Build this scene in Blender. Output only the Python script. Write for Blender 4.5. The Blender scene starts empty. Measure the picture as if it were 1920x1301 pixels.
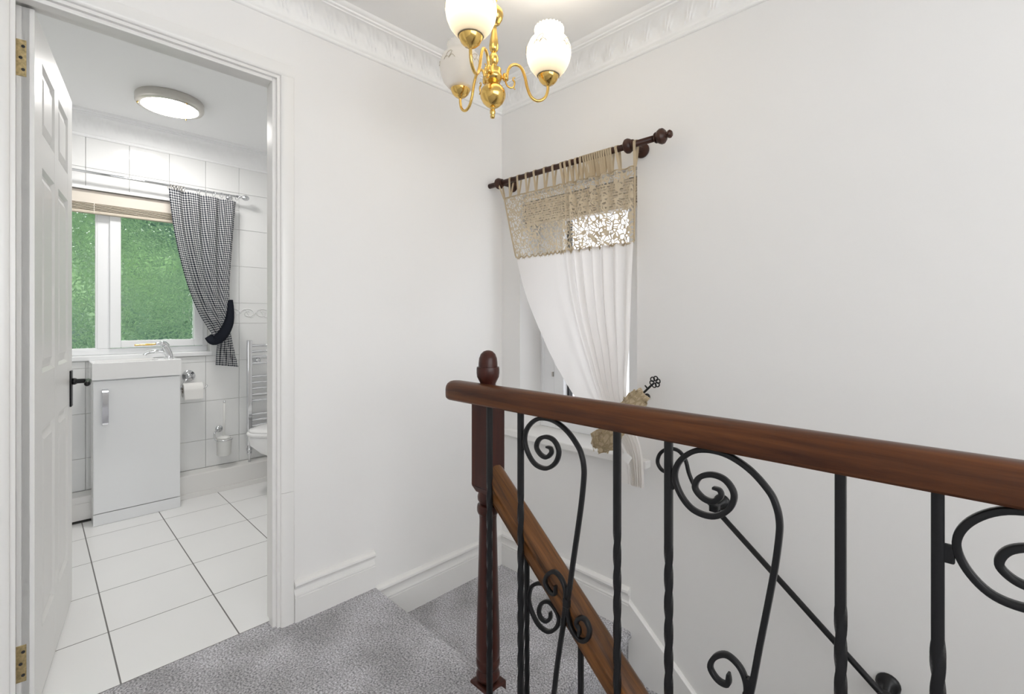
import bpy, bmesh, math, random
from mathutils import Vector, Matrix
random.seed(7)
PI = math.pi
C = bpy.context.scene.collection
sc = bpy.context.scene

# ------------------------------------------------------------------ camera
FPX, YAW, HOR = 887.4, math.radians(44.63), 599.5
CAM = Vector((1.803, -1.750, 1.113))
cd = bpy.data.cameras.new('camera'); cam = bpy.data.objects.new('camera', cd); C.objects.link(cam)
cam.location = CAM; cam.rotation_euler = (PI/2, 0, YAW)
cd.sensor_width = 36; cd.lens = FPX/1920*36; cd.shift_y = -(650.5-HOR)/1920; cd.clip_start = 0.02
sc.camera = cam
# ------------------------------------------------------------------ sky, exposure
w = bpy.data.worlds.new('overcast_sky'); sc.world = w; w.use_nodes = True
bg = w.node_tree.nodes['Background']
bg.inputs[0].default_value = (0.96, 0.98, 1.0, 1); bg.inputs[1].default_value = 4.6
sc.view_settings.view_transform = 'Standard'; sc.view_settings.look = 'None'
sc.view_settings.gamma = 1; sc.view_settings.use_curve_mapping = False
sc.view_settings.exposure = 0.0
sc.cycles.max_bounces = 14; sc.cycles.diffuse_bounces = 8; sc.cycles.transmission_bounces = 10
sc.cycles.transparent_max_bounces = 16; sc.cycles.sample_clamp_indirect = 6

# ------------------------------------------------------------------ measuring helper
FW = Vector((-math.sin(YAW), math.cos(YAW), 0)); RT = Vector((math.cos(YAW), math.sin(YAW), 0)); UP = Vector((0,0,1))
def at(u, v, axis, val):
    """point of the photograph (u,v) measured on the world plane axis=val"""
    r = FW + RT*((u-960)/FPX) + UP*((HOR-v)/FPX)
    i = 'xyz'.index(axis)
    return CAM + r*((val-CAM[i])/r[i])

# ------------------------------------------------------------------ materials
def lin(c): return tuple((x/12.92 if x <= .04045 else ((x+.055)/1.055)**2.4) for x in c)
MATS = {}
def mat(name, col, rough=.5, metal=0, noise=None, bump=None, spec=.5, coat=0, sheen=0):
    """noise=(scale, amount) colour variation, bump=(scale, strength)"""
    m = bpy.data.materials.new(name); m.use_nodes = True
    nt = m.node_tree; b = nt.nodes['Principled BSDF']
    b.inputs['Base Color'].default_value = (*col, 1); b.inputs['Roughness'].default_value = rough
    b.inputs['Metallic'].default_value = metal; b.inputs['Specular IOR Level'].default_value = spec
    b.inputs['Coat Weight'].default_value = coat; b.inputs['Sheen Weight'].default_value = sheen
    tc = nt.nodes.new('ShaderNodeTexCoord')
    if noise:
        n = nt.nodes.new('ShaderNodeTexNoise'); n.inputs['Scale'].default_value = noise[0]; n.inputs['Detail'].default_value = 5
        nt.links.new(tc.outputs['Object'], n.inputs['Vector'])
        r = nt.nodes.new('ShaderNodeValToRGB'); a = noise[1]
        r.color_ramp.elements[0].position = .3; r.color_ramp.elements[1].position = .7
        r.color_ramp.elements[0].color = (*[x*(1-a) for x in col], 1); r.color_ramp.elements[1].color = (*[min(1, x*(1+a)) for x in col], 1)
        nt.links.new(n.outputs['Fac'], r.inputs['Fac']); nt.links.new(r.outputs['Color'], b.inputs['Base Color'])
    if bump:
        n = nt.nodes.new('ShaderNodeTexNoise'); n.inputs['Scale'].default_value = bump[0]; n.inputs['Detail'].default_value = 3
        nt.links.new(tc.outputs['Object'], n.inputs['Vector'])
        bp = nt.nodes.new('ShaderNodeBump'); bp.inputs['Strength'].default_value = bump[1]; bp.inputs['Distance'].default_value = .004
        nt.links.new(n.outputs['Fac'], bp.inputs['Height']); nt.links.new(bp.outputs['Normal'], b.inputs['Normal'])
    MATS[name] = m
    return m
M_WALL = mat('warm_white_paint', (.81,.80,.785), .75, bump=(90,.03), noise=(1.5,.01))
M_CEIL = mat('ceiling_paint', (.89,.885,.87), .8, bump=(60,.04))
M_TRIM = mat('satin_white_paint', (.80,.79,.77), .28, bump=(40,.02))
M_DOOR = mat('gloss_white_door', (.80,.795,.78), .36)
M_BWALL = mat('bathroom_white', (.90,.905,.91), .6)
M_TILE = mat('glazed_white_tile', (.83,.835,.83), .08, bump=(13,.22), noise=(3,.015))
M_GROUT = mat('pale_grout', (.60,.60,.585), .9, noise=(12,.1))
M_FTILE = mat('satin_floor_tile', (.86,.86,.855), .22, noise=(2,.015))
M_FGROUT = mat('dark_floor_grout', (.20,.195,.19), .9)
M_CHROME = mat('chrome', (.75,.76,.78), .08, 1)
M_BRUSHED = mat('satin_nickel', (.62,.60,.56), .3, 1)
M_BRASS = mat('polished_brass', (.78,.52,.16), .13, 1, noise=(14,.08))
M_OLDBRASS = mat('tarnished_brass', (.55,.44,.24), .35, 1, noise=(120,.3))
M_IRON = mat('black_painted_iron', (.007,.007,.008), .36, 0, bump=(60,.08), spec=.35)
M_PORC = mat('white_porcelain', (.84,.84,.84), .06, coat=.3)
M_GLOSSW = mat('white_gloss_board', (.80,.81,.82), .12)
M_UPVC = mat('white_upvc', (.86,.87,.88), .25)
M_BLACK = mat('black_rubber', (.02,.02,.022), .5)
M_PAPER = mat('white_paper', (.84,.83,.81), .9, bump=(150,.1))
M_BEIGE = mat('beige_blind_slat', (.60,.53,.43), .5, noise=(30,.06))
M_CREAM = mat('cream_headrail', (.72,.66,.58), .5)
M_FROST = mat('frosted_plastic', (.78,.78,.76), .4)
M_NAVY = mat('navy_cotton', (.016,.020,.034), .85, bump=(300,.2))

def wood(name, c0, c1, rough=.3, axis=0, sc_=9, rot=0):
    m = bpy.data.materials.new(name); m.use_nodes = True; nt = m.node_tree; b = nt.nodes['Principled BSDF']
    tc = nt.nodes.new('ShaderNodeTexCoord'); mp = nt.nodes.new('ShaderNodeMapping')
    s = [sc_*3]*3; s[axis] = sc_*.18; mp.inputs['Scale'].default_value = s
    vr = nt.nodes.new('ShaderNodeVectorRotate'); vr.rotation_type = 'Y_AXIS'; vr.inputs['Angle'].default_value = rot
    nt.links.new(tc.outputs['Object'], vr.inputs['Vector']); nt.links.new(vr.outputs[0], mp.inputs['Vector'])
    n = nt.nodes.new('ShaderNodeTexNoise'); n.inputs['Scale'].default_value = 1.6; n.inputs['Detail'].default_value = 8; n.inputs['Roughness'].default_value = .65
    n.inputs['Distortion'].default_value = .5
    nt.links.new(mp.outputs['Vector'], n.inputs['Vector'])
    r = nt.nodes.new('ShaderNodeValToRGB'); r.color_ramp.elements[0].position = .32; r.color_ramp.elements[1].position = .70
    r.color_ramp.elements[0].color = (*c0, 1); r.color_ramp.elements[1].color = (*c1, 1)
    nt.links.new(n.outputs['Fac'], r.inputs['Fac']); nt.links.new(r.outputs['Color'], b.inputs['Base Color'])
    b.inputs['Roughness'].default_value = rough; b.inputs['Specular IOR Level'].default_value = .3
    bp = nt.nodes.new('ShaderNodeBump'); bp.inputs['Strength'].default_value = .08; bp.inputs['Distance'].default_value = .002
    nt.links.new(n.outputs['Fac'], bp.inputs['Height']); nt.links.new(bp.outputs['Normal'], b.inputs['Normal'])
    return m
M_RAIL = wood('polished_hardwood_rail', (.030,.008,.004), (.135,.045,.013), .36, 0)
M_STAIRRAIL = wood('worn_hardwood_rail', (.030,.014,.007), (.24,.095,.026), .38, 0, 11, -.71)
M_NEWEL = wood('mahogany_stained_wood', (.034,.009,.007), (.070,.020,.013), .28, 2)
M_ROD = wood('dark_turned_wood', (.030,.012,.008), (.060,.022,.012), .35, 0)

def carpet():
    m = bpy.data.materials.new('grey_twist_carpet'); m.use_nodes = True; nt = m.node_tree; b = nt.nodes['Principled BSDF']
    tc = nt.nodes.new('ShaderNodeTexCoord')
    n1 = nt.nodes.new('ShaderNodeTexNoise'); n1.inputs['Scale'].default_value = 170; n1.inputs['Detail'].default_value = 2
    n2 = nt.nodes.new('ShaderNodeTexNoise'); n2.inputs['Scale'].default_value = 5; n2.inputs['Detail'].default_value = 3
    for n in (n1, n2): nt.links.new(tc.outputs['Object'], n.inputs['Vector'])
    r = nt.nodes.new('ShaderNodeValToRGB'); r.color_ramp.elements[0].position = .30; r.color_ramp.elements[1].position = .72
    r.color_ramp.elements[0].color = (.17,.167,.174,1); r.color_ramp.elements[1].color = (.78,.77,.79,1)
    nt.links.new(n1.outputs['Fac'], r.inputs['Fac'])
    r2 = nt.nodes.new('ShaderNodeValToRGB'); r2.color_ramp.elements[0].position = .35; r2.color_ramp.elements[1].position = .62
    r2.color_ramp.elements[0].color = (.76,.76,.76,1); r2.color_ramp.elements[1].color = (1.1,1.1,1.12,1)
    nt.links.new(n2.outputs['Fac'], r2.inputs['Fac'])
    mx = nt.nodes.new('ShaderNodeMix'); mx.data_type = 'RGBA'; mx.blend_type = 'MULTIPLY'; mx.inputs[0].default_value = 1
    nt.links.new(r.outputs['Color'], mx.inputs[6]); nt.links.new(r2.outputs['Color'], mx.inputs[7])
    nt.links.new(mx.outputs[2], b.inputs['Base Color'])
    b.inputs['Roughness'].default_value = .95; b.inputs['Sheen Weight'].default_value = .25; b.inputs['Specular IOR Level'].default_value = .1
    bp = nt.nodes.new('ShaderNodeBump'); bp.inputs['Strength'].default_value = .9; bp.inputs['Distance'].default_value = .006
    nt.links.new(n1.outputs['Fac'], bp.inputs['Height']); nt.links.new(bp.outputs['Normal'], b.inputs['Normal'])
    return m
M_CARPET = carpet()

def cloth(name, col, transl=.5, transp=0., pattern=None):
    """woven cloth: diffuse + translucent (+ open weave); pattern builds a mask/colour from the UV map"""
    m = bpy.data.materials.new(name); m.use_nodes = True; nt = m.node_tree; nt.nodes.clear()
    out = nt.nodes.new('ShaderNodeOutputMaterial'); d = nt.nodes.new('ShaderNodeBsdfDiffuse'); t = nt.nodes.new('ShaderNodeBsdfTranslucent')
    mx = nt.nodes.new('ShaderNodeMixShader'); mx.inputs[0].default_value = transl
    d.inputs[0].default_value = t.inputs[0].default_value = (*col, 1)
    nt.links.new(d.outputs[0], mx.inputs[1]); nt.links.new(t.outputs[0], mx.inputs[2])
    tr = nt.nodes.new('ShaderNodeBsdfTransparent'); m2 = nt.nodes.new('ShaderNodeMixShader'); m2.inputs[0].default_value = transp
    nt.links.new(mx.outputs[0], m2.inputs[1]); nt.links.new(tr.outputs[0], m2.inputs[2]); nt.links.new(m2.outputs[0], out.inputs[0])
    if pattern: pattern(nt, d, t, m2)
    return m
def math_node(nt, op, a, b=None, c=None):
    n = nt.nodes.new('ShaderNodeMath'); n.operation = op
    for i, x in enumerate((a, b, c)):
        if x is None: continue
        if isinstance(x, (int, float)): n.inputs[i].default_value = x
        else: nt.links.new(x, n.inputs[i])
    return n.outputs[0]
def pat_gingham(nt, d, t, m2):
    uv = nt.nodes.new('ShaderNodeUVMap'); sp = nt.nodes.new('ShaderNodeSeparateXYZ'); nt.links.new(uv.outputs[0], sp.inputs[0])
    p = .0138
    def band(o): return math_node(nt, 'LESS_THAN', math_node(nt, 'FRACT', math_node(nt, 'DIVIDE', o, p)), .5)
    s = math_node(nt, 'MULTIPLY', math_node(nt, 'ADD', band(sp.outputs[0]), band(sp.outputs[1])), .5)
    r = nt.nodes.new('ShaderNodeValToRGB'); r.color_ramp.interpolation = 'CONSTANT'
    r.color_ramp.elements[0].color = (.80,.79,.77,1)
    r.color_ramp.elements[1].position = .25; r.color_ramp.elements[1].color = (.27,.28,.31,1)
    e = r.color_ramp.elements.new(.75); e.color = (.014,.016,.024,1)
    nt.links.new(s, r.inputs[0])
    for x in (d, t): nt.links.new(r.outputs[0], x.inputs[0])
def pat_lace(nt, d, t, m2):
    uv = nt.nodes.new('ShaderNodeUVMap')
    ns = nt.nodes.new('ShaderNodeTexNoise'); ns.inputs['Scale'].default_value = 26; ns.inputs['Detail'].default_value = 1
    nt.links.new(uv.outputs[0], ns.inputs['Vector'])
    mp = nt.nodes.new('ShaderNodeVectorMath'); mp.operation = 'MULTIPLY_ADD'; mp.inputs[1].default_value = (.022,.022,0)
    nt.links.new(ns.outputs['Color'], mp.inputs[0]); nt.links.new(uv.outputs[0], mp.inputs[2])
    v = nt.nodes.new('ShaderNodeTexVoronoi'); v.feature = 'DISTANCE_TO_EDGE'; v.inputs['Scale'].default_value = 52
    v2 = nt.nodes.new('ShaderNodeTexVoronoi'); v2.feature = 'F1'; v2.inputs['Scale'].default_value = 30
    nt.links.new(mp.outputs[0], v.inputs['Vector']); nt.links.new(mp.outputs[0], v2.inputs['Vector'])
    net = math_node(nt, 'LESS_THAN', v.outputs['Distance'], .10)
    ring = math_node(nt, 'LESS_THAN', math_node(nt, 'ABSOLUTE', math_node(nt, 'SUBTRACT', v2.outputs['Distance'], .30)), .08)
    dot = math_node(nt, 'LESS_THAN', v2.outputs['Distance'], .09)
    s = math_node(nt, 'MAXIMUM', math_node(nt, 'MAXIMUM', net, ring), dot)
    nt.links.new(math_node(nt, 'SUBTRACT', 1.0, s), m2.inputs[0])
M_SHEER = cloth('sheer_voile', (.88,.855,.83), .56, .03)
M_LACE = cloth('ecru_lace', (.62,.53,.39), .45, .5, pat_lace)
M_LACEBAND = cloth('ecru_cotton', (.60,.50,.35), .3, 0)
M_LACETIE = cloth('ecru_lace_tie', (.46,.37,.24), .3, .5, pat_lace)
M_GINGHAM = cloth('gingham_cotton', (.5,.5,.5), .30, 0, pat_gingham)

def glass(name, tint, refl=.08, haze=0):
    """thin pane: see-through with a weak reflection"""
    m = bpy.data.materials.new(name); m.use_nodes = True; nt = m.node_tree; nt.nodes.clear()
    out = nt.nodes.new('ShaderNodeOutputMaterial'); tr = nt.nodes.new('ShaderNodeBsdfTransparent'); g = nt.nodes.new('ShaderNodeBsdfGlossy')
    tr.inputs[0].default_value = (*tint, 1); g.inputs['Roughness'].default_value = .03
    mx = nt.nodes.new('ShaderNodeMixShader'); mx.inputs[0].default_value = refl
    nt.links.new(tr.outputs[0], mx.inputs[1]); nt.links.new(g.outputs[0], mx.inputs[2]); nt.links.new(mx.outputs[0], out.inputs[0])
    return m
M_GLASS = glass('sky_dimming_glass', (.64,.64,.65), .06)  # pane tinted grey to dim the bright sky behind the lace
def obscure():
    m = bpy.data.materials.new('obscure_patterned_glass'); m.use_nodes = True; nt = m.node_tree; b = nt.nodes['Principled BSDF']
    b.inputs['Base Color'].default_value = (.93,.97,.94,1); b.inputs['Roughness'].default_value = .12; b.inputs['Transmission Weight'].default_value = 1; b.inputs['IOR'].default_value = 1.25
    tc = nt.nodes.new('ShaderNodeTexCoord')
    ns = nt.nodes.new('ShaderNodeTexNoise'); ns.inputs['Scale'].default_value = 22
    nt.links.new(tc.outputs['Object'], ns.inputs['Vector'])
    mp = nt.nodes.new('ShaderNodeVectorMath'); mp.operation = 'MULTIPLY_ADD'; mp.inputs[1].default_value = (.06,.06,.06)
    nt.links.new(ns.outputs['Color'], mp.inputs[0]); nt.links.new(tc.outputs['Object'], mp.inputs[2])
    v = nt.nodes.new('ShaderNodeTexVoronoi'); v.feature = 'DISTANCE_TO_EDGE'; v.inputs['Scale'].default_value = 38
    nt.links.new(mp.outputs[0], v.inputs['Vector'])
    mr = nt.nodes.new('ShaderNodeMapRange'); mr.inputs['From Max'].default_value = .16; nt.links.new(v.outputs['Distance'], mr.inputs[0])
    bp = nt.nodes.new('ShaderNodeBump'); bp.inputs['Strength'].default_value = .65; bp.inputs['Distance'].default_value = .005
    nt.links.new(mr.outputs[0], bp.inputs['Height']); nt.links.new(bp.outputs['Normal'], b.inputs['Normal'])
    return m
M_OBSCURE = obscure()
def leafy():
    m = bpy.data.materials.new('hedge_leaves'); m.use_nodes = True; nt = m.node_tree; b = nt.nodes['Principled BSDF']
    tc = nt.nodes.new('ShaderNodeTexCoord'); n = nt.nodes.new('ShaderNodeTexNoise'); n.inputs['Scale'].default_value = 2.6; n.inputs['Detail'].default_value = 4
    nt.links.new(tc.outputs['Object'], n.inputs['Vector'])
    r = nt.nodes.new('ShaderNodeValToRGB'); r.color_ramp.elements[0].position = .33; r.color_ramp.elements[1].position = .68
    r.color_ramp.elements[0].color = (.05,.11,.085,1); r.color_ramp.elements[1].color = (.27,.40,.21,1)
    nt.links.new(n.outputs['Fac'], r.inputs[0]); nt.links.new(r.outputs[0], b.inputs['Base Color']); b.inputs['Roughness'].default_value = .6
    return m
M_LEAF = leafy()
def emit(name, col, s):
    m = bpy.data.materials.new(name); m.use_nodes = True; b = m.node_tree.nodes['Principled BSDF']
    b.inputs['Base Color'].default_value = (*col, 1); b.inputs['Emission Color'].default_value = (*col, 1); b.inputs['Emission Strength'].default_value = s
    return m
M_LAMP = emit('lit_opal_diffuser', (1,.97,.94), 64)
M_BULB = emit('lit_bulb', (1,.92,.75), 4)
M_BULBOFF = mat('unlit_bulb', (.85,.85,.84), .2)
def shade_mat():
    m = cloth('lit_shade_glass', (.23,.215,.18), .62, .0); return m
M_SHADE = shade_mat()  # lit copy of the shade glass, colour darkened to hold back its glow
M_ETCH = mat('etched_lines', (.40,.37,.31), .8)
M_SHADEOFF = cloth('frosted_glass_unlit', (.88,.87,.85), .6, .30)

# ------------------------------------------------------------------ mesh helpers
def obj(name, bm, m, parent=None, smooth=False, loc=None):
    me = bpy.data.meshes.new(name); bm.normal_update(); bm.to_mesh(me); bm.free()
    me.materials.append(m)
    if smooth:
        for p in me.polygons: p.use_smooth = True
    o = bpy.data.objects.new(name, me); C.objects.link(o)
    if parent is not None: o.parent = parent
    if loc is not None: o.location = loc
    return o
def auto(o, ang=40):
    """smooth faces, sharp where the angle is large"""
    me = o.data
    for p in me.polygons: p.use_smooth = True
    me.set_sharp_from_angle(angle=math.radians(ang))
    return o
def tag(o, label, cat, group=None):
    o['label'] = label; o['category'] = cat
    if group: o['group'] = group
    return o
def struct(o): o['kind'] = 'structure'; return o
def thing(name, label, cat, loc=(0,0,0), rotz=0, group=None):
    o = bpy.data.objects.new(name, None); C.objects.link(o); o.location = loc; o.rotation_euler = (0,0,rotz); o.empty_display_size = .05
    return tag(o, label, cat, group)
def sempty(name, loc=(0,0,0)):
    o = bpy.data.objects.new(name, None); C.objects.link(o); o.location = loc; o['kind'] = 'structure'; o.empty_display_size = .05
    return o
NB = bmesh.new
def box(bm, a, b, bev=0, seg=2):
    a = Vector(a); b = Vector(b)
    lo = Vector([min(a[i], b[i]) for i in range(3)]); hi = Vector([max(a[i], b[i]) for i in range(3)])
    t = bmesh.new()
    r = bmesh.ops.create_cube(t, size=1, matrix=Matrix.Translation((lo+hi)/2) @ Matrix.Diagonal((*(hi-lo), 1)))
    if bev: bmesh.ops.bevel(t, geom=list(t.edges), offset=bev, segments=seg, profile=.5, affect='EDGES')
    merge(bm, t); return bm
def merge(bm, t, mx=None):
    if mx is not None: bmesh.ops.transform(t, matrix=mx, verts=t.verts)
    vs = {}
    for v in t.verts: vs[v.index if False else v] = bm.verts.new(v.co)
    for f in t.faces:
        try: bm.faces.new([vs[v] for v in f.verts])
        except ValueError: pass
    t.free()
def lathe(bm, prof, n=32, center=(0,0,0), axis='z', cap=True):
    c = Vector(center); rings = []
    for r, z in prof:
        ring = []
        for k in range(n):
            a = 2*PI*k/n; p = (r*math.cos(a), r*math.sin(a), z)
            if axis == 'x': p = (p[2], p[0], p[1])
            if axis == 'y': p = (p[1], p[2], p[0])
            ring.append(bm.verts.new(c+Vector(p)))
        rings.append(ring)
    for i in range(len(rings)-1):
        for k in range(n):
            bm.faces.new((rings[i][k], rings[i][(k+1) % n], rings[i+1][(k+1) % n], rings[i+1][k]))
    if cap:
        for ring, flip in ((rings[0], True), (rings[-1], False)):
            try: bm.faces.new(ring[::-1] if flip else ring)
            except ValueError: pass
    return bm
def smooth_path(pts, sub=6):
    P = [Vector(p) for p in pts]; out = []
    for i in range(len(P)-1):
        p0 = P[max(0, i-1)]; p1 = P[i]; p2 = P[i+1]; p3 = P[min(len(P)-1, i+2)]
        for k in range(sub):
            t = k/sub
            out.append(.5*((2*p1)+(p2-p0)*t+(2*p0-5*p1+4*p2-p3)*t*t+(3*p1-p0-3*p2+p3)*t**3))
    out.append(P[-1]); return out
def tube(bm, pts, r, n=10, cap=True):
    """round tube; r a number or a list"""
    P = [Vector(p) for p in pts]; N = len(P)
    R = r if isinstance(r, (list, tuple)) else [r]*N
    T = [(P[min(N-1, i+1)]-P[max(0, i-1)]).normalized() for i in range(N)]
    u = T[0].orthogonal().normalized(); rings = []
    for i in range(N):
        u = (u - T[i]*u.dot(T[i])); u = u.normalized() if u.length > 1e-6 else T[i].orthogonal().normalized()
        v = T[i].cross(u)
        rings.append([bm.verts.new(P[i]+(u*math.cos(2*PI*k/n)+v*math.sin(2*PI*k/n))*R[i]) for k in range(n)])
    for i in range(N-1):
        for k in range(n): bm.faces.new((rings[i][k], rings[i][(k+1) % n], rings[i+1][(k+1) % n], rings[i+1][k]))
    if cap: bm.faces.new(rings[0][::-1]); bm.faces.new(rings[-1])
    return bm
def flatbar(bm, pts, normal, a, b, cham=.25):
    """bar of rectangular section along a planar path; a across in the plane, b along the normal"""
    P = [Vector(p) for p in pts]; N = len(P); nrm = Vector(normal).normalized(); rings = []
    A = a if isinstance(a, list) else [a]*N
    for i in range(N):
        T = (P[min(N-1, i+1)]-P[max(0, i-1)]).normalized(); s = T.cross(nrm).normalized()
        x, y = A[i]/2, b/2; c = cham*min(x, y)
        q = [(x, y-c), (x-c, y), (-x+c, y), (-x, y-c), (-x, -y+c), (-x+c, -y), (x-c, -y), (x, -y+c)]
        rings.append([bm.verts.new(P[i]+s*m+nrm*k) for m, k in q])
    for i in range(N-1):
        for k in range(8): bm.faces.new((rings[i][k], rings[i][(k+1) % 8], rings[i+1][(k+1) % 8], rings[i+1][k]))
    bm.faces.new(rings[0][::-1]); bm.faces.new(rings[-1]); return bm
def extrude(bm, prof, p0, p1, out, up=(0,0,1), n=1):
    """profile [(d,z)] (d along out, z along up) swept from p0 to p1"""
    p0 = Vector(p0); p1 = Vector(p1); o = Vector(out); U = Vector(up); rings = []
    for i in range(n+1):
        p = p0.lerp(p1, i/n); rings.append([bm.verts.new(p+o*d+U*z) for d, z in prof])
    m = len(prof)
    for i in range(n):
        for k in range(m): bm.faces.new((rings[i][k], rings[i][(k+1) % m], rings[i+1][(k+1) % m], rings[i+1][k]))
    bm.faces.new(rings[0][::-1]); bm.faces.new(rings[-1])
    bmesh.ops.recalc_face_normals(bm, faces=bm.faces); return bm
def mitre(bm, prof, pts, outs, up=(0,0,1)):
    """profile swept through points; outs[i] is the outward vector (already scaled for the mitre) at each point"""
    rings = [[bm.verts.new(Vector(p)+Vector(o)*d+Vector(up)*z) for d, z in prof] for p, o in zip(pts, outs)]
    m = len(prof)
    for i in range(len(rings)-1):
        for k in range(m): bm.faces.new((rings[i][k], rings[i][(k+1) % m], rings[i+1][(k+1) % m], rings[i+1][k]))
    bm.faces.new(rings[0][::-1]); bm.faces.new(rings[-1]); bmesh.ops.recalc_face_normals(bm, faces=bm.faces); return bm
def sheet(rows, uvs=None):
    """grid mesh of rows of points -> bmesh with uv"""
    bm = NB(); uvl = bm.loops.layers.uv.new('UVMap')
    V = [[bm.verts.new(p) for p in row] for row in rows]
    for i in range(len(V)-1):
        for j in range(len(V[0])-1):
            f = bm.faces.new((V[i][j], V[i][j+1], V[i+1][j+1], V[i+1][j]))
            if uvs:
                for l, (a, b) in zip(f.loops, ((i,j),(i,j+1),(i+1,j+1),(i+1,j))): l[uvl].uv = uvs[a][b]
    return bm

# ================================================================== SETTING
CEIL = 2.30
XE, YE = 3.7, -3.6          # how far the landing goes on behind the camera
EDGE = -0.75                # landing edge
TR = -0.172                 # first tread down
DW0, DW1, DH = -1.786, -1.126, 1.99   # doorway
# wall with the doorway
bm = NB()
box(bm, (-.1, DW1+.02, -.30), (0, .25, CEIL+.2)); box(bm, (-.1, YE, -.30), (0, DW0-.02, CEIL+.2)); box(bm, (-.1, DW0-.02, DH+.02), (0, DW1+.02, CEIL+.2))
struct(obj('wall_left', bm, M_WALL))
# wall with the stair window
WX0, WX1, WZ0, WZ1 = .133, .80, .55, 1.745
bm = NB()
box(bm, (0, 0, -3.0), (WX0, .27, CEIL+.2)); box(bm, (WX1, 0, -3.0), (XE, .27, CEIL+.2))
box(bm, (WX0, 0, -3.0), (WX1, .27, WZ0-.03)); box(bm, (WX0, 0, WZ1), (WX1, .27, CEIL+.2))
struct(obj('wall_right', bm, M_WALL))
bm = NB(); box(bm, (0, YE, CEIL), (XE, 0, CEIL+.15)); struct(obj('ceiling', bm, M_CEIL))
# landing floor: carpet with rounded nosing at the stair edge and a tongue into the doorway
bm = NB()
def nosing(x0, x1, y0, y1, z, th=.04, r=.018):
    prof = [(0, 0)]
    for k in range(7): a = PI/2-PI*k/6; prof.append((y1-y0-r+r*math.cos(a), -r+r*math.sin(a)))
    prof += [(y1-y0-r-.004, -th), (0, -th)]
    return prof
extrude(bm, nosing(0, XE, YE, EDGE+.012, 0), (0, YE, 0), (XE, YE, 0), (0,1,0))
box(bm, (-.065, DW0+.002, -.04), (.0, DW1-.002, 0.0), .004)
auto(struct(obj('floor', bm, M_CARPET)))
bm = NB(); box(bm, (0, EDGE-.06, -3.0), (XE, EDGE-.016, -.042)); struct(obj('wall_stair_side', bm, M_WALL))
bm = NB(); box(bm, (XE, EDGE-.06, -3.0), (XE+.1, .27, -.042)); struct(obj('wall_stair_end', bm, M_WALL))  # unseen end wall, added to keep sky light out of the stairwell
bm = NB(); box(bm, (0, EDGE-.016, -2.3), (XE, 0, -2.12)); struct(obj('floor_hall', bm, M_CARPET))  # unseen lower floor, added with the end wall to darken the stairwell
bm = NB(); box(bm, (-.1, YE-.1, -.3), (XE, YE, CEIL+.2)); struct(obj('wall_back', bm, M_WALL))  # unseen wall added behind the camera to cut the sky fill
bm = NB()                                   # unseen far end of the landing; broad opening added to let daylight in
box(bm, (XE, YE, -.042), (XE+.12, .27, .85)); box(bm, (XE, YE, 2.2), (XE+.12, .27, CEIL+.2)); box(bm, (XE, YE, .85), (XE+.12, YE+.25, 2.2)); box(bm, (XE, -.25, .85), (XE+.12, .27, 2.2))
struct(obj('wall_end', bm, M_WALL))

# stairs
st = thing('staircase', 'grey carpeted stairs turning down to the right below the window', 'stairs', (0,0,TR))
GO, RI = .225, .19
for k in range(9):
    bm = NB(); x0 = 0 if k == 0 else .775+GO*(k-1)-.0; x1 = .785+GO*k; z = -RI*k
    extrude(bm, nosing(0, 0, x0, x1, 0, .19), (x0-.0, EDGE-.012, z), (x0, -.0005, z), (1,0,0))
    auto(obj('tread', bm, M_CARPET, st))

# skirting
BB = [(0,0),(.018,0),(.018,.088),(.015,.091),(.0185,.094),(.0185,.098),(.012,.102),(.0065,.116),(.0075,.122),(.018,.127),(.022,.135),(.020,.142),(.012,.147),(.004,.150),(0,.150)]
def bbs(s): return [(d, z*s) for d, z in BB]
bm = NB(); extrude(bm, bbs(1.0), (0,-1.073,0), (0,-.748,0), (1,0,0)); auto(struct(obj('baseboard_left', bm, M_TRIM)), 30)
bm = NB(); mitre(bm, bbs(1.13), [(0,-.80,TR),(0,0,TR),(.769,0,TR)], [(1,0,0),(1,-1,0),(0,-1,0)]); auto(struct(obj('baseboard_corner', bm, M_TRIM)), 30)
bm = NB()
sl = -.845
pr = [(0,0),(.018,0),(.018,.24),(.012,.246),(0,.246)]
extrude(bm, pr, (.769,0,-.052-.246), (.769+2.2,0,-.052-.246+sl*2.2), (0,-1,0)); struct(obj('baseboard_stair', bm, M_TRIM))

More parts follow.
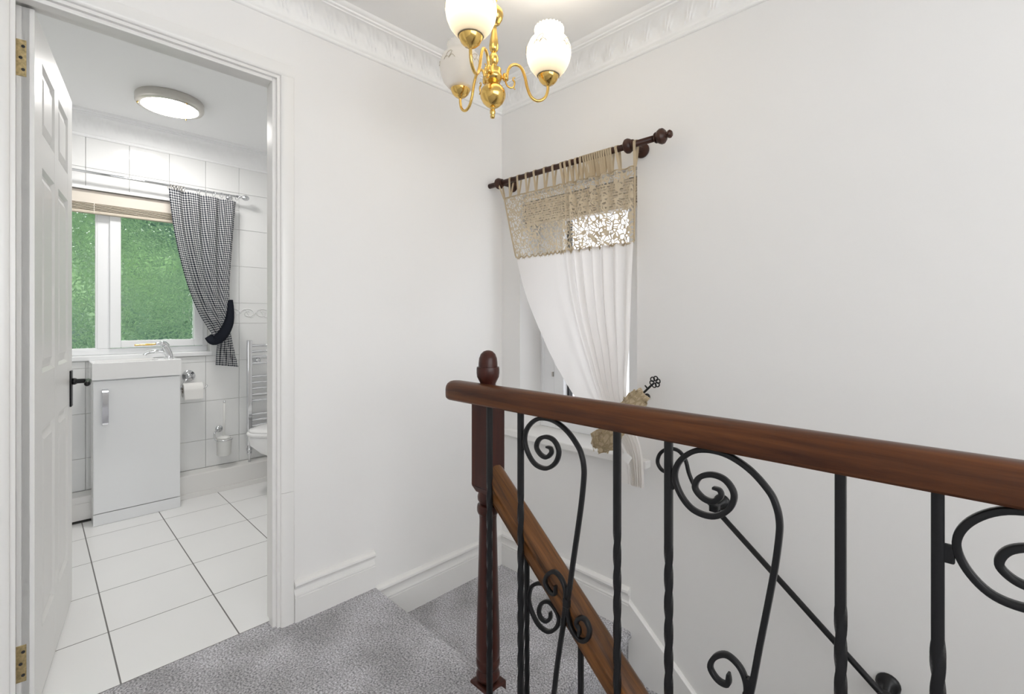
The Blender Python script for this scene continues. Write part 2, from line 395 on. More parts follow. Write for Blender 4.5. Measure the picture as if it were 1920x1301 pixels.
# plaster cornice with leaf relief
def cornice(name, p0, d, L, out, zb, ht, pj, m, relief=.009, step=.0055, mit0=0, mit1=0):
    d = Vector(d); o = Vector(out); n = int(L/step)
    # profile: bottom fillets, leaf cove, top steps
    prof = [(0,0,0),(.006,0,0),(.010,.004,0),(.010,.010,0),(.006,.013,0),(.012,.018,0),(.014,.023,0)]
    a0, a1 = (.014,.024), (.082,.088)
    for k in range(13):
        t = k/12; x = a0[0]+(a1[0]-a0[0])*(1-math.cos(t*PI/2)); z = a0[1]+(a1[1]-a0[1])*math.sin(t*PI/2)
        prof.append((x, z, t))
    prof += [(.088,.088,0),(.090,.092,0),(.100,.093,0),(.102,.099,0),(.114,.101,0),(.118,.107,0),(.12,.11,0)]
    sx, sz = pj/.12, ht/.11
    bm = NB(); rows = []
    per = .088
    for i in range(n+1):
        s = L*i/n; row = []
        for x, z, t in prof:
            h = 0
            if 0 < t < 1:
                ph = (s/per) % 1; q = (ph-.5)
                ang = math.atan2(t+.15, q*2.0); rr = math.hypot(t+.15, q*2.0)
                leaf = max(0, math.sin(ang))**.6*max(0, 1-(rr/1.15)**4)
                h = relief*(.55*leaf*(0.5+.5*math.cos(ang*13))+.6*max(0, math.cos((rr-.55)*9))*max(0, 1-abs(q)*2.2))
                q2 = abs(((s/per+.5) % 1)-.5)
                h += relief*.6*max(0, 1-((q2*4)**2+((t-.75)*4)**2))
                h *= min(1, 6*t, 6*(1-t))
            X = x*sx+h*.7; Z = z*sz-h*.7
            lo = mit0*X; hi = mit1*X
            ss = lo+(L-lo-hi)*(i/n)
            row.append(bm.verts.new(Vector(p0)+d*ss+o*X+UP*(zb+Z)))
        rows.append(row)
    for i in range(n):
        for k in range(len(prof)-1): bm.faces.new((rows[i][k], rows[i+1][k], rows[i+1][k+1], rows[i][k+1]))
    bmesh.ops.recalc_face_normals(bm, faces=bm.faces)
    return auto(struct(obj(name, bm, m)), 50)
cornice('trim_1', (0,0,0), (0,-1,0), 2.6, (1,0,0), 2.195, CEIL-2.195, .125, M_CEIL, mit0=1)
cornice('trim_2', (0,0,0), (1,0,0), 3.2, (0,-1,0), 2.195, CEIL-2.195, .125, M_CEIL, mit0=1)

# ---- doorway lining, stops and architrave
bm = NB()
box(bm, (-.104, DW1-.004, 0), (.001, DW1+.02, DH+.02)); box(bm, (-.104, DW0-.02, 0), (.001, DW0+.004, DH+.02)); box(bm, (-.104, DW0+.004, DH-.004), (.001, DW1-.004, DH+.02))
box(bm, (-.048, DW1-.016, 0), (-.012, DW1-.003, DH-.004), .002); box(bm, (-.048, DW0+.004, DH-.016), (-.012, DW1-.016, DH-.003), .002)
struct(obj('trim_3', bm, M_TRIM))
ARC = [(0,0),(.047,0),(.047,.008),(.045,.012),(.040,.014),(.012,.0135),(.005,.012),(.001,.009),(0,.006)]
tr4 = sempty('trim_4')
for nm, a, b, out in (('casing_upright', (0,DW1+.006,.485), (0,DW1+.006,DH+.006), (0,1,0)), ('casing_block', (0,DW1+.006,0), (0,DW1+.006,.484), (0,1,0)), ('casing_upright', (0,DW0-.006,0), (0,DW0-.006,DH+.006), (0,-1,0)), ('casing_head', (0,DW0-.053,DH+.006), (0,DW1+.053,DH+.006), (0,0,1))):
    bm = NB(); extrude(bm, ARC, a, b, out, (1,0,0)); auto(obj(nm, bm, M_TRIM, tr4), 30)

# ================================================================== BATHROOM SHELL
BW = -1.82; BC = 2.29; BY0, BY1 = -1.95, -.10
OY0, OY1, OZ0, OZ1 = -2.0+.12, -.925, .905, 1.862     # window opening in the tiled wall
bm = NB(); T = BW-.008
box(bm, (T-.25, BY0, -.1), (T, BY1+.1, OZ0-.03)); box(bm, (T-.25, BY0, OZ1), (T, BY1+.1, BC+.2)); box(bm, (T-.25, OY1, OZ0-.03), (T, BY1+.1, OZ1)); box(bm, (T-.25, BY0, OZ0-.03), (T, OY0, OZ1))
wb = struct(obj('wall_bathroom_window', bm, M_GROUT))
bm = NB(); box(bm, (T, BY1, -.1), (-.1, BY1+.1, BC+.2)); struct(obj('wall_bathroom_right', bm, M_BWALL))
bm = NB(); box(bm, (T-.25, BY0-.1, -.1), (-.1, BY0, BC+.2)); struct(obj('wall_bathroom_left', bm, M_BWALL))
bm = NB(); box(bm, (T-.25, BY0, BC), (-.1, BY1+.1, BC+.15)); struct(obj('ceiling_bathroom', bm, M_BWALL))
cornice('trim_5', (BW,BY0,0), (0,1,0), BY1-BY0, (1,0,0), 2.155, BC-2.155, .095, M_BWALL, .006)
# wall tiles, one by one
CACHE = {}
def tile_obj(name, size, m, parent, loc, bev=.0015, rot=None):
    key = (name, tuple(round(s, 4) for s in size))
    if key not in CACHE:
        bm = NB(); box(bm, [-s/2 for s in size], [s/2 for s in size], bev, 1)
        me = bpy.data.meshes.new(name); bm.to_mesh(me); bm.free(); me.materials.append(m); CACHE[key] = me
    o = bpy.data.objects.new(name, CACHE[key]); C.objects.link(o); o.parent = parent; o.location = loc
    if rot: o.rotation_euler = rot
    return o
ZJ = [.1425,.325,.578,.836,1.089,1.228,1.480,1.732,1.982,2.165]
YJ = [-1.95,-1.735,-1.538,-1.342,-1.146,-.950,-.752,-.552,-.352,-.152,-.10]
for i in range(len(ZJ)-1):
    for j in range(len(YJ)-1):
        z0, z1, y0, y1 = ZJ[i], ZJ[i+1], YJ[j], YJ[j+1]
        pieces = [(y0,y1,z0,z1)]
        if z1 > OZ0-.03 and z0 < OZ1 and y0 < OY1:       # cut around the window opening
            pieces = []
            if z0 < OZ0-.03: pieces.append((y0,y1,z0,OZ0-.03))
            if z1 > OZ1: pieces.append((y0,y1,OZ1,z1))
            if y1 > OY1: pieces.append((OY1,y1,max(z0,OZ0-.03),min(z1,OZ1)))
        for a, b, c, d in pieces:
            if b-a < .012 or d-c < .012: continue
            g = .0016
            o = tile_obj('wall_tile', (.008, b-a-g, d-c-g), M_TILE, wb, (BW-.004, (a+b)/2, (c+d)/2), rot=(0, random.uniform(-.004,.004), random.uniform(-.004,.004)))
            if abs(z0-1.089) < .001 and y1 > -1.0:        # border tile with a scrolling relief
                bm = NB()
                yc, zc = (a+b)/2, (c+d)/2
                for sgn in (-1, 1):
                    pts = [(BW+.001, yc+sgn*(.008+.040*(1-k/16))*math.cos(k*.62)*1.0+sgn*.045, zc+.034*(1-k/22)*math.sin(k*.62)) for k in range(15)]
                    tube(bm, smooth_path(pts, 3), .0034, 6)
                tube(bm, smooth_path([(BW+.001, a+.006+(b-a-.012)*k/10, zc+.030*math.sin(k*1.25)) for k in range(11)], 3), .0030, 6)
                s = obj('relief_scroll', bm, M_TILE, wb, True)
# plastic trims at the opening head and the plastered reveals
bm = NB(); box(bm, (BW-.006, OY0, OZ1-.002), (BW+.006, OY1+.004, OZ1+.016), .003); struct(obj('trim_6', bm, M_UPVC))
# floor
fb = NB(); box(fb, (T, BY0, -.06), (-.062, BY1, -.0004)); fb = struct(obj('floor_bathroom', fb, M_FGROUT))
XJ = [-.063,-.406,-.752,-1.096,-1.436,-1.70]; FY = [-1.95,-1.885,-1.560,-1.235,-.910,-.585,-.26,-.10]
for i in range(len(XJ)-1):
    for j in range(len(FY)-1):
        x1, x0, y0, y1 = XJ[i], XJ[i+1], FY[j], FY[j+1]; g = .0032
        tile_obj('floor_tile', (x1-x0-g, y1-y0-g, .008), M_FTILE, fb, ((x0+x1)/2, (y0+y1)/2, -.004), .001)
# boxed-in pipes along the foot of the window wall
bm = NB(); box(bm, (BW, BY0, .012), (-1.70, BY1, .142), .004); struct(obj('trim_7', bm, M_TRIM))
bm = NB(); box(bm, (-1.702, BY0, .098), (-1.694, -1.53, .106), .002); box(bm, (-1.70, -1.13, .0), (-1.693, BY1, .030), .002); struct(obj('trim_8', bm, M_TRIM))

# ================================================================== BATHROOM WINDOW
win = sempty('window_1', (0,0,0))
FX = -1.885
def fbar(name, y0, y1, z0, z1, x0, x1, m=M_UPVC, par=win, bev=.004):
    bm = NB(); box(bm, (x0,y0,z0), (x1,y1,z1), bev); return obj(name, bm, m, par)
fy0, fy1, fz0, fz1 = OY0, OY1, OZ0, OZ1
fbar('outer_frame', fy0, fy1, fz0, fz0+.036, FX-.06, FX); fbar('outer_frame', fy0, fy1, fz1-.05, fz1, FX-.06, FX)
fbar('outer_frame', fy1-.030, fy1, fz0+.036, fz1-.05, FX-.06, FX); fbar('outer_frame', fy0, fy0+.05, fz0+.036, fz1-.05, FX-.06, FX)
fbar('mullion', -1.484, -1.424, fz0+.036, fz1-.05, FX-.06, FX-.001)
# opening sash on the right
s0, s1, sz0, sz1 = -1.428, -.953, .945, 1.83
sash = sempty('sash'); sash.parent = win; del sash['kind']
for a in ((s0, s0+.052, sz0, sz1), (s1-.050, s1, sz0, sz1), (s0+.052, s1-.050, sz0, sz0+.042), (s0+.052, s1-.050, sz1-.04, sz1)):
    fbar('sash_rail', *a, FX-.04, FX+.016, par=sash)
def pane(name, y0, y1, z0, z1, x, m, par):
    bm = NB(); box(bm, (x-.003,y0,z0), (x+.003,y1,z1)); return obj(name, bm, m, par)
pane('glass_pane', s0+.048, s1-.046, sz0+.036, sz1-.035, FX-.02, M_OBSCURE, win)
pane('glass_pane', fy0+.045, -1.478, fz0+.030, fz1-.045, FX-.02, M_OBSCURE, win)
fbar('bead', -1.492, -1.482, fz0+.03, fz1-.04, FX-.02, FX-.004); fbar('bead', fy0+.05, -1.484, fz0+.030, fz0+.042, FX-.02, FX-.004)
bm = NB(); box(bm, (FX-.01, OY0, OZ0-.028), (BW+.012, OY1+.012, OZ0), .005); obj('window_sill', bm, M_UPVC, win)

# blind pulled up at the top of that window
bl = thing('venetian_blind', 'beige slatted blind drawn up at the top of the bathroom window', 'blind', (-1.855,-1.4,1.85))
def lbox(name, par, a, b, m, bev=.002):
    bm = NB(); o = Vector(par.location); box(bm, Vector(a)-o, Vector(b)-o, bev); return obj(name, bm, m, par)
lbox('headrail', bl, (-1.875, OY0+.01, 1.785), (-1.838, OY1-.008, 1.858), M_CREAM)
for k in range(5):
    lbox('slat', bl, (-1.872+.0015*(k % 2), OY0+.014, 1.748+.0075*k), (-1.836+.0015*(k % 2), OY1-.012, 1.7515+.0075*k), M_BEIGE, .0008)
lbox('bottom_rail', bl, (-1.872, OY0+.014, 1.728), (-1.837, OY1-.012, 1.744), M_BEIGE)
for y in (-1.50, -1.10):
    lbox('ladder_cord', bl, (-1.8365, y-.002, 1.728), (-1.8345, y+.002, 1.788), M_CREAM, .0005)

# curtain pole of the bathroom
PXX = -1.745
pole = thing('curtain_pole', 'thin clear curtain pole with a ball end above the bathroom window', 'curtain pole', (PXX,-1.2,1.94))
bm = NB(); tube(bm, [(0,-.72,0),(0,.43,0)], .0075, 14); obj('rod', bm, M_CHROME, pole, True)
bm = NB(); lathe(bm, [(.009,0),(.009,.012),(.006,.016),(.011,.022),(.018,.034),(.020,.044),(.016,.056),(.007,.064),(.001,.065)], 20, (0,.425,0), 'y'); obj('finial', bm, M_CHROME, pole, True)
bm = NB(); tube(bm, [(0,.385,0),(-.070,.385,0)], .006, 10); lathe(bm, [(.02,0),(.02,.006)], 16, (-.075,.385,0), 'x'); obj('bracket', bm, M_CHROME, pole, True)

# ---------------------------------------------------------- draped cloth
def interp_rows(rows, n):
    """Catmull-Rom through rows of equal-length float tuples"""
    out = []; m = len(rows)
    for i in range(m-1):
        for k in range(n):
            t = k/n; r = []
            for a, b, c, d in zip(rows[max(0,i-1)], rows[i], rows[i+1], rows[min(m-1,i+2)]):
                r.append(.5*((2*b)+(c-a)*t+(2*a-5*b+4*c-d)*t*t+(3*b-a-3*c+d)*t**3))
            out.append(r)
    out.append(list(rows[-1])); return out
def drape(rows, axis, val, nrm, fold, ncol=90, nsub=8, W=.8, warp=lambda t: t, bottom=None, follow=0):
    """rows: (uL,vL,uR,vR,amp,offset) measured on the cloth's hanging plane"""
    R = interp_rows(rows, nsub); P = []; U = []; acc = 0; prev = None; nrm = Vector(nrm); w0 = None
    for i, (ul, vl, ur, vr, amp, off) in enumerate(R):
        L = at(ul, vl, axis, val); Rr = at(ur, vr, axis, val); mid = (L+Rr)/2
        if prev is not None: acc += (mid-prev).length
        prev = mid; row = []; uv = []; w0 = w0 or (Rr-L).length; Wr = W*(1-follow+follow*(Rr-L).length/w0)
        for j in range(ncol+1):
            t = j/ncol; p = L.lerp(Rr, warp(t))+nrm*(off+amp*fold(t, i/len(R)))
            if bottom and i == len(R)-1: p = p+UP*bottom(t)
            row.append(p); uv.append((t*Wr, -acc))
        P.append(row); U.append(uv)
    return P, U

# gingham curtain
def gfold(t, s): return (math.sin(t*2*PI*3.6+.6*math.sin(3*s))+.45*math.sin(t*2*PI*7.5+1)+.2*math.sin(t*2*PI*15))*(1.25-.5*t)
gr = [(316,352,443,378,.010,0),(319,385,441,400,.012,0),(325,430,438,440,.014,0),(335,480,434,490,.014,.004),(350,535,431,535,.014,.006),(370,585,431,580,.012,.008),(393,622,432,612,.009,.010),(405,640,434,632,.008,.010),(404,660,440,660,.010,.010),(403,684,447,688,.013,.010)]
gc = thing('gingham_curtain', 'black and white gingham curtain gathered by a navy tieback beside the bathroom window', 'curtain', tuple(at(430,640,'x',PXX)))
P, U = drape(gr, 'x', PXX, (1,0,0), gfold, 110, 8, .42, follow=.8)
off = Vector(gc.location); P = [[p-off for p in r] for r in P]
bm = sheet(P, U); obj('curtain_panel', bm, M_GINGHAM, gc, True)
# tieback strap
def strap(path, wid, axis, val, nrm, th=.004):
    """path: (u,v,offset,width) -> ribbon with thickness"""
    R = interp_rows(path, 6); rows_f = []; rows_b = []
    pts = [at(u, v, axis, val)+Vector(nrm)*o for u, v, o, ww in R]
    for i, (u, v, o, ww) in enumerate(R):
        T = (pts[min(len(pts)-1,i+1)]-pts[max(0,i-1)]).normalized(); s = T.cross(Vector(nrm)).normalized()
        rows_f.append([pts[i]+s*ww/2*k for k in (-1,-.4,.4,1)])
    return rows_f
rf = strap([(431,562,.012,.030),(430,585,.026,.045),(425,608,.036,.060),(412,630,.038,.068),(398,638,.030,.060),(389,630,.014,.046)], 0, 'x', PXX, (1,0,0))
acc = [[(j*.02, -i*.01) for j in range(4)] for i in range(len(rf))]
bm = sheet([[p-off for p in r] for r in rf], acc); bmesh.ops.solidify(bm, geom=list(bm.faces), thickness=.003); obj('tieback', bm, M_NAVY, gc, True)
for k in range(16):                                        # rings
    u = (318+k*2.9) if k < 10 else (372+(k-10)*14.5)
    v = 345+(u-316)*.155
    p = at(u, v, 'x', PXX); p.z = 1.938
    bm = NB(); pts = [(.016*math.cos(2*PI*q/16), random.uniform(-.0006,.0006), .016*math.sin(2*PI*q/16)-.006) for q in range(17)]
    tube(bm, pts, .0018, 5, False); o = obj('curtain_ring', bm, M_BRUSHED if k < 10 else M_CHROME, gc, True, p-off); o.rotation_euler = (0,0,random.uniform(-.5,.5))

# ================================================================== BATHROOM DOOR
dr = sempty('door_1', (-.073,-1.746,0)); ddir = Vector((-.581,.089,0)).normalized(); dr.rotation_euler = (0,0,math.atan2(ddir.y, ddir.x))
# local: +x along the leaf, visible face towards local -y  (after rotation faces +y world)
DWID, DTH, DTOP = .70, .036, 1.978
px_ = [(.105,.315),(.385,.595)]; pz_ = [(.20,.79),(.955,1.565),(1.665,1.875)]
bm = NB()
box(bm, (0, .010, .006), (DWID, DTH-.010, DTOP))
for a, b in ((0,.105),(.315,.385),(.595,DWID)): box(bm, (a,0,.006), (b,DTH,DTOP))
for a, b in ((.006,.20),(.79,.955),(1.565,1.665),(1.875,DTOP)): box(bm, (.10,0.0002,a), (.60,DTH-.0002,b))
obj('door_leaf', bm, M_DOOR, dr)
def raised(x0,x1,z0,z1,yf,dirn):
    """bevelled panel field with a moulded edge, sunk in the leaf"""
    bm = NB(); V = []
    for ins, dep in ((0,.0),(.010,.009),(.018,.0095),(.040,.0015)):
        y = yf+dirn*dep
        V.append([bm.verts.new(p) for p in ((x0+ins,y,z0+ins),(x1-ins,y,z0+ins),(x1-ins,y,z1-ins),(x0+ins,y,z1-ins))])
    for i in range(3):
        for k in range(4): bm.faces.new((V[i][k], V[i][(k+1) % 4], V[i+1][(k+1) % 4], V[i+1][k]))
    bm.faces.new(V[3]); bmesh.ops.recalc_face_normals(bm, faces=bm.faces); return bm
for x0, x1 in px_:
    for z0, z1 in pz_:
        obj('panel', raised(x0,x1,z0,z1,0,1), M_DOOR, dr); obj('panel', raised(x0,x1,z0,z1,DTH,-1), M_DOOR, dr)
hp = NB(); box(hp, (.655-.018,-.006,.775), (.655+.018,0,.915), .002); hp = obj('handle_plate', hp, M_IRON, dr)
bm = NB(); tube(bm, smooth_path([(.655,0,.872),(.655,-.030,.872),(.652,-.045,.872),(.635,-.055,.873),(.60,-.058,.872),(.555,-.058,.868)], 5), [.009]*10+[.0075]*5+[.0095]*10+[.006], 10); obj('lever', bm, M_IRON, hp, True)
bm = NB(); lathe(bm, [(.013,0),(.013,-.008),(.010,-.014)], 14, (.655,-.006,.872), 'y'); obj('boss', bm, M_IRON, hp, True)
for z in (1.835, .165):                                   # hinge leaves on the hinge edge
    bm = NB(); box(bm, (-.0025,.016,z-.05), (.0005,DTH+.004,z+.05), .0005); h = obj('hinge', bm, M_OLDBRASS, dr)
    bm = NB(); tube(bm, [(-.003,DTH+.006,z-.05),(-.003,DTH+.006,z+.05)], .005, 8); obj('knuckle', bm, M_OLDBRASS, h, True)
    bm = NB()
    for dz in (-.032,0,.032): lathe(bm, [(.0042,-.0002),(.0042,-.0012),(.002,-.0014)], 8, (-.0025,.022+.005*(dz == 0),z+dz), 'x')
    obj('screws', bm, M_BLACK, h)['kind'] = 'stuff'

# ================================================================== BATHROOM THINGS
# ceiling light
cl = thing('ceiling_light', 'round flush ceiling light with a satin rim glowing in the bathroom', 'ceiling light', (-1.275,-1.232,BC))
bm = NB(); lathe(bm, [(.148,0),(.152,-.006),(.152,-.036),(.147,-.044),(.132,-.048),(.126,-.047),(.124,-.040),(.124,-.002)], 64); auto(obj('rim', bm, M_BRUSHED, cl), 50)
bm = NB(); lathe(bm, [(.126,-.043),(.11,-.0475),(.07,-.051),(.02,-.0525),(.001,-.0525)], 64); obj('diffuser', bm, M_LAMP, cl, True)
for a in (20, 140, 260):
    a = math.radians(a); bm = NB(); lathe(bm, [(.0035,-.046),(.0045,-.050),(.0035,-.053),(.001,-.054)], 10, (.139*math.cos(a), .139*math.sin(a), 0)); obj('screw', bm, M_BRASS, cl, True)

# vanity unit and basin
VY0, VY1, VX = -1.522, -1.132, -1.578
va = thing('vanity_unit', 'slim white gloss vanity cabinet under the basin', 'cabinet', (VX-.1,(VY0+VY1)/2,0))
lbox('carcass', va, (-1.698, VY0, .0), (VX-.020, VY1, .785), M_GLOSSW, .001)
lbox('plinth', va, (VX-.020, VY0, .001), (VX-.001, VY1, .062), M_GLOSSW, .001)
dv = lbox('door', va, (VX-.019, VY0+.0015, .066), (VX, VY1-.0015, .780), M_GLOSSW, .0015)
hb = NB(); o_ = Vector(va.location)
flatbar(hb, smooth_path([Vector((VX, -1.474, z))+Vector((dx,0,0))-o_ for dx, z in ((.0,.735),(.018,.733),(.022,.722),(.023,.66),(.023,.60),(.022,.555),(.018,.545),(0,.543))], 3), (0,1,0), .006, .027)
obj('handle', hb, M_CHROME, dv)
ba = thing('wash_basin', 'rectangular white ceramic basin on the vanity cabinet', 'basin', (VX-.1,(VY0+VY1)/2,.787))
bm = NB(); o_ = Vector(ba.location)
Z0_, Z1_ = .787, .880
def ring(ins, z): return [bm.verts.new(Vector(p)-o_) for p in ((BW+.002+ins*.6,VY0-.004+ins,z),(VX+.006-ins,VY0-.004+ins,z),(VX+.006-ins,VY1+.004-ins,z),(BW+.002+ins*.6,VY1+.004-ins,z))]
rs = [ring(0,Z0_), ring(0,Z1_-.003), ring(.003,Z1_), ring(.022,Z1_), ring(.030,Z1_-.01), ring(.050,Z1_-.07)]
for i in range(5):
    for k in range(4): bm.faces.new((rs[i][k], rs[i][(k+1) % 4], rs[i+1][(k+1) % 4], rs[i+1][k]))
bm.faces.new(rs[5]); bm.faces.new(rs[0][::-1]); bmesh.ops.recalc_face_normals(bm, faces=bm.faces); obj('bowl', bm, M_PORC, ba)
bm = NB(); box(bm, Vector((BW+.003, -1.235, Z1_-.03))-o_, Vector((VX-.03, VY1-.012, Z1_+.0))-o_, .004); obj('tap_ledge', bm, M_PORC, ba)
fa = thing('mixer_tap', 'chrome lever mixer tap at the right end of the basin', 'tap', (-1.715,-1.166,.880))
bm = NB(); lathe(bm, [(.024,0),(.024,.004),(.021,.008)], 20); tube(bm, smooth_path([(0,.004,.004),(0,-.002,.03),(0,-.014,.06),(0,-.022,.075)], 4), .0195, 16); obj('body', bm, M_CHROME, fa, True)
bm = NB(); tube(bm, smooth_path([(0,-.006,.034),(0,-.045,.044),(0,-.085,.042),(0,-.112,.034),(0,-.118,.022)], 4), [.014]*4+[.012]*4+[.010]*4+[.009]*5, 12); obj('spout', bm, M_CHROME, fa, True)
bm = NB(); tube(bm, smooth_path([(0,-.008,.070),(0,-.022,.086),(0,-.045,.092),(0,-.065,.088)], 4), [.016]*4+[.017]*4+[.010]*4+[.008], 12); obj('cap', bm, M_CHROME, fa, True)
bm = NB(); tube(bm, smooth_path([(0,-.055,.089),(0,-.09,.086),(0,-.13,.086),(0,-.165,.084)], 4), [.006]*8+[.005]*5, 10); obj('lever', bm, M_BRASS, fa, True)

# toilet roll holder and roll
th = thing('toilet_roll_holder', 'chrome roll holder with round backplate right of the cabinet', 'roll holder', (BW,-1.045,.752))
bm = NB(); lathe(bm, [(.036,0),(.037,.004),(.033,.008),(.018,.010),(.014,.018),(.011,.026),(.001,.028)], 28, (0,0,0), 'x'); obj('backplate', bm, M_CHROME, th, True)
bm = NB(); tube(bm, smooth_path([(.022,0,0),(.045,-.02,-.02),(.056,-.045,-.05),(.058,-.052,-.075),(.058,-.03,-.083),(.058,.03,-.083),(.058,.075,-.080),(.058,.092,-.062)], 5), .0045, 10); obj('arm', bm, M_CHROME, th, True)
rl = thing('toilet_roll', 'roll of white toilet paper on the chrome holder', 'toilet roll', (BW+.058,-1.035,.668))
bm = NB(); lathe(bm, [(.018,-.052),(.043,-.052),(.0445,-.05),(.0445,.05),(.043,.052),(.018,.052)], 28, (0,0,0), 'y', False)
auto(obj('paper', bm, M_PAPER, rl), 50)
bm = NB(); lathe(bm, [(.018,-.0515),(.018,.0515)], 20, (0,0,0), 'y', False); obj('core', bm, mat('card_core', (.45,.38,.30), .9), rl, True)
bm = NB(); box(bm, (.0435,-.05,-.055), (.0445,.05,.0)); obj('loose_sheet', bm, M_PAPER, rl)

# toilet brush
tb = thing('toilet_brush_holder', 'wall-mounted frosted toilet brush cup with chrome ring below the gingham curtain', 'brush holder', (BW,-.863,.32))
bm = NB(); lathe(bm, [(.001,-.098),(.036,-.098),(.040,-.094),(.044,0),(.046,.012),(.043,.012),(.040,-.08),(.001,-.085)], 28, (.078,0,0)); obj('cup', bm, M_FROST, tb, True)
bm = NB(); tube(bm, [(.078+.0475*math.cos(2*PI*k/32), .0475*math.sin(2*PI*k/32), .006) for k in range(33)], .0042, 8, False)
tube(bm, smooth_path([(.070,-.047,.006),(.060,-.050,.03),(.045,-.045,.052),(.02,-.02,.062),(.003,-.01,.064)], 4), .005, 8); lathe(bm, [(.022,0),(.022,.005),(.012,.009)], 18, (0,-.01,.064), 'x'); obj('ring', bm, M_CHROME, tb, True)
br = thing('toilet_brush', 'toilet brush with slim white handle standing in the frosted cup', 'brush', (BW+.078,-.863,.24))
bm = NB(); tube(bm, [(0,0,.06),(0,.0,.20),(0,.002,.325)], [.0075,.0065,.006], 12); obj('handle', bm, M_FROST, br, True)
bm = NB(); lathe(bm, [(.006,.325),(.0075,.327),(.0075,.338),(.004,.341)], 12, (0,.002,0)); obj('end_cap', bm, M_CHROME, br, True)
bm = NB(); lathe(bm, [(.010,-.0),(.028,.005),(.030,.06),(.012,.075),(.006,.08)], 16); obj('bristles', bm, M_PAPER, br, True)
bm = NB(); lathe(bm, [(.034,.092),(.040,.093),(.038,.1),(.014,.106),(.008,.108)], 24); obj('lid', bm, M_FROST, br, True)

# towel radiator
ra = thing('towel_radiator', 'chrome ladder towel radiator on the tiled wall behind the toilet', 'radiator', (-1.75,-.45,.2))
ro = Vector(ra.location)
for y in (-.708, -.215):
    bm = NB(); box(bm, Vector((-1.765,y-.016,.255))-ro, Vector((-1.735,y+.016,.975))-ro, .006, 3); auto(obj('upright', bm, M_CHROME, ra))
for z in (.936,.896,.857,.815,.724,.683,.642,.600,.559,.465,.426,.388,.348,.31):
    bm = NB(); tube(bm, [Vector((-1.744,-.70,z))-ro, Vector((-1.744,-.22,z))-ro], .0085, 10); obj('rung', bm, M_CHROME, ra, True)
for y, z in ((-.655,.835),(-.27,.835),(-.655,.32)):
    bm = NB(); lathe(bm, [(.014,0),(.014,.02),(.010,.024),(.010,.07)], 14, Vector((BW,y,z))-ro, 'x'); lathe(bm, [(.013,.064),(.016,.068),(.016,.076),(.006,.08)], 14, Vector((BW,y,z))-ro, 'x'); obj('wall_bracket', bm, M_CHROME, ra, True)
for y in (-.708, -.215):
    bm = NB(); c = Vector((-1.75,y,0))-ro; lathe(bm, [(.010,.26),(.015,.255),(.015,.24),(.019,.237),(.019,.222),(.014,.218),(.016,.210),(.016,.196),(.011,.19),(.0085,.188),(.0085,.138)], 16, c); obj('valve', bm, M_CHROME, ra, True)

# toilet
to = thing('toilet', 'white toilet with closed lid partly hidden by the right door jamb', 'toilet', (-1.43,-.45,0))
def oval(k, n, ax, ay0, ay1, cy=0):     # egg outline: front towards -y
    a = 2*PI*k/n; x = ax*math.cos(a); y = math.sin(a); return (x, cy+(ay1*y if y > 0 else ay0*y))
def eggloft(levels, n=36):
    bm = NB(); R = []
    for z, ax, ay0, ay1, cy in levels: R.append([bm.verts.new((*oval(k, n, ax, ay0, ay1, cy), z)) for k in range(n)])
    for i in range(len(R)-1):
        for k in range(n): bm.faces.new((R[i][k], R[i][(k+1) % n], R[i+1][(k+1) % n], R[i+1][k]))
    bm.faces.new(R[0][::-1]); bm.faces.new(R[-1]); return bm
obj('bowl', eggloft([(0,.11,.12,.28,.02),(.02,.105,.115,.28,.02),(.12,.095,.11,.28,.02),(.20,.115,.17,.28,0),(.27,.150,.25,.27,-.04),(.33,.172,.30,.26,-.05),(.375,.178,.308,.26,-.05),(.385,.176,.306,.26,-.05)]), M_PORC, to, True)
obj('seat', eggloft([(.386,.176,.304,.25,-.05),(.390,.184,.314,.25,-.05),(.402,.186,.316,.25,-.05),(.410,.180,.310,.25,-.05)]), M_PORC, to, True)
obj('lid', eggloft([(.4105,.176,.302,.25,-.05),(.414,.178,.304,.25,-.05),(.424,.174,.298,.25,-.05),(.432,.14,.25,.22,-.05),(.435,.08,.16,.15,-.05)]), M_PORC, to, True)
bm = NB(); box(bm, (-.19,.16,.40), (.19,.345,.78), .02, 3); auto(obj('cistern', bm, M_PORC, to)); bm = NB(); box(bm, (-.196,.154,.78), (.196,.348,.81), .01, 2); auto(obj('cistern_lid', bm, M_PORC, to))

# hedge outside the patterned glass
bm = NB(); rows = []
for i in range(56):
    row = []
    for j in range(80):
        y = -4.6+j*.09; z = -2.5+i*.095
        d = .18*math.sin(y*3.1+z*1.7)+.16*math.sin(z*4.3-y*2.2)+random.uniform(-.10,.10)
        row.append(bm.verts.new((d, y+random.uniform(-.03,.03), z+random.uniform(-.03,.03))))
    rows.append(row)
for i in range(55):
    for j in range(79): bm.faces.new((rows[i][j], rows[i][j+1], rows[i+1][j+1], rows[i+1][j]))
ext = bmesh.ops.solidify(bm, geom=list(bm.faces), thickness=.5)
he = obj('garden_hedge', bm, M_LEAF, None, False, (-3.45,0,0)); tag(he, 'tall green hedge seen blurred through the patterned bathroom window', 'hedge')

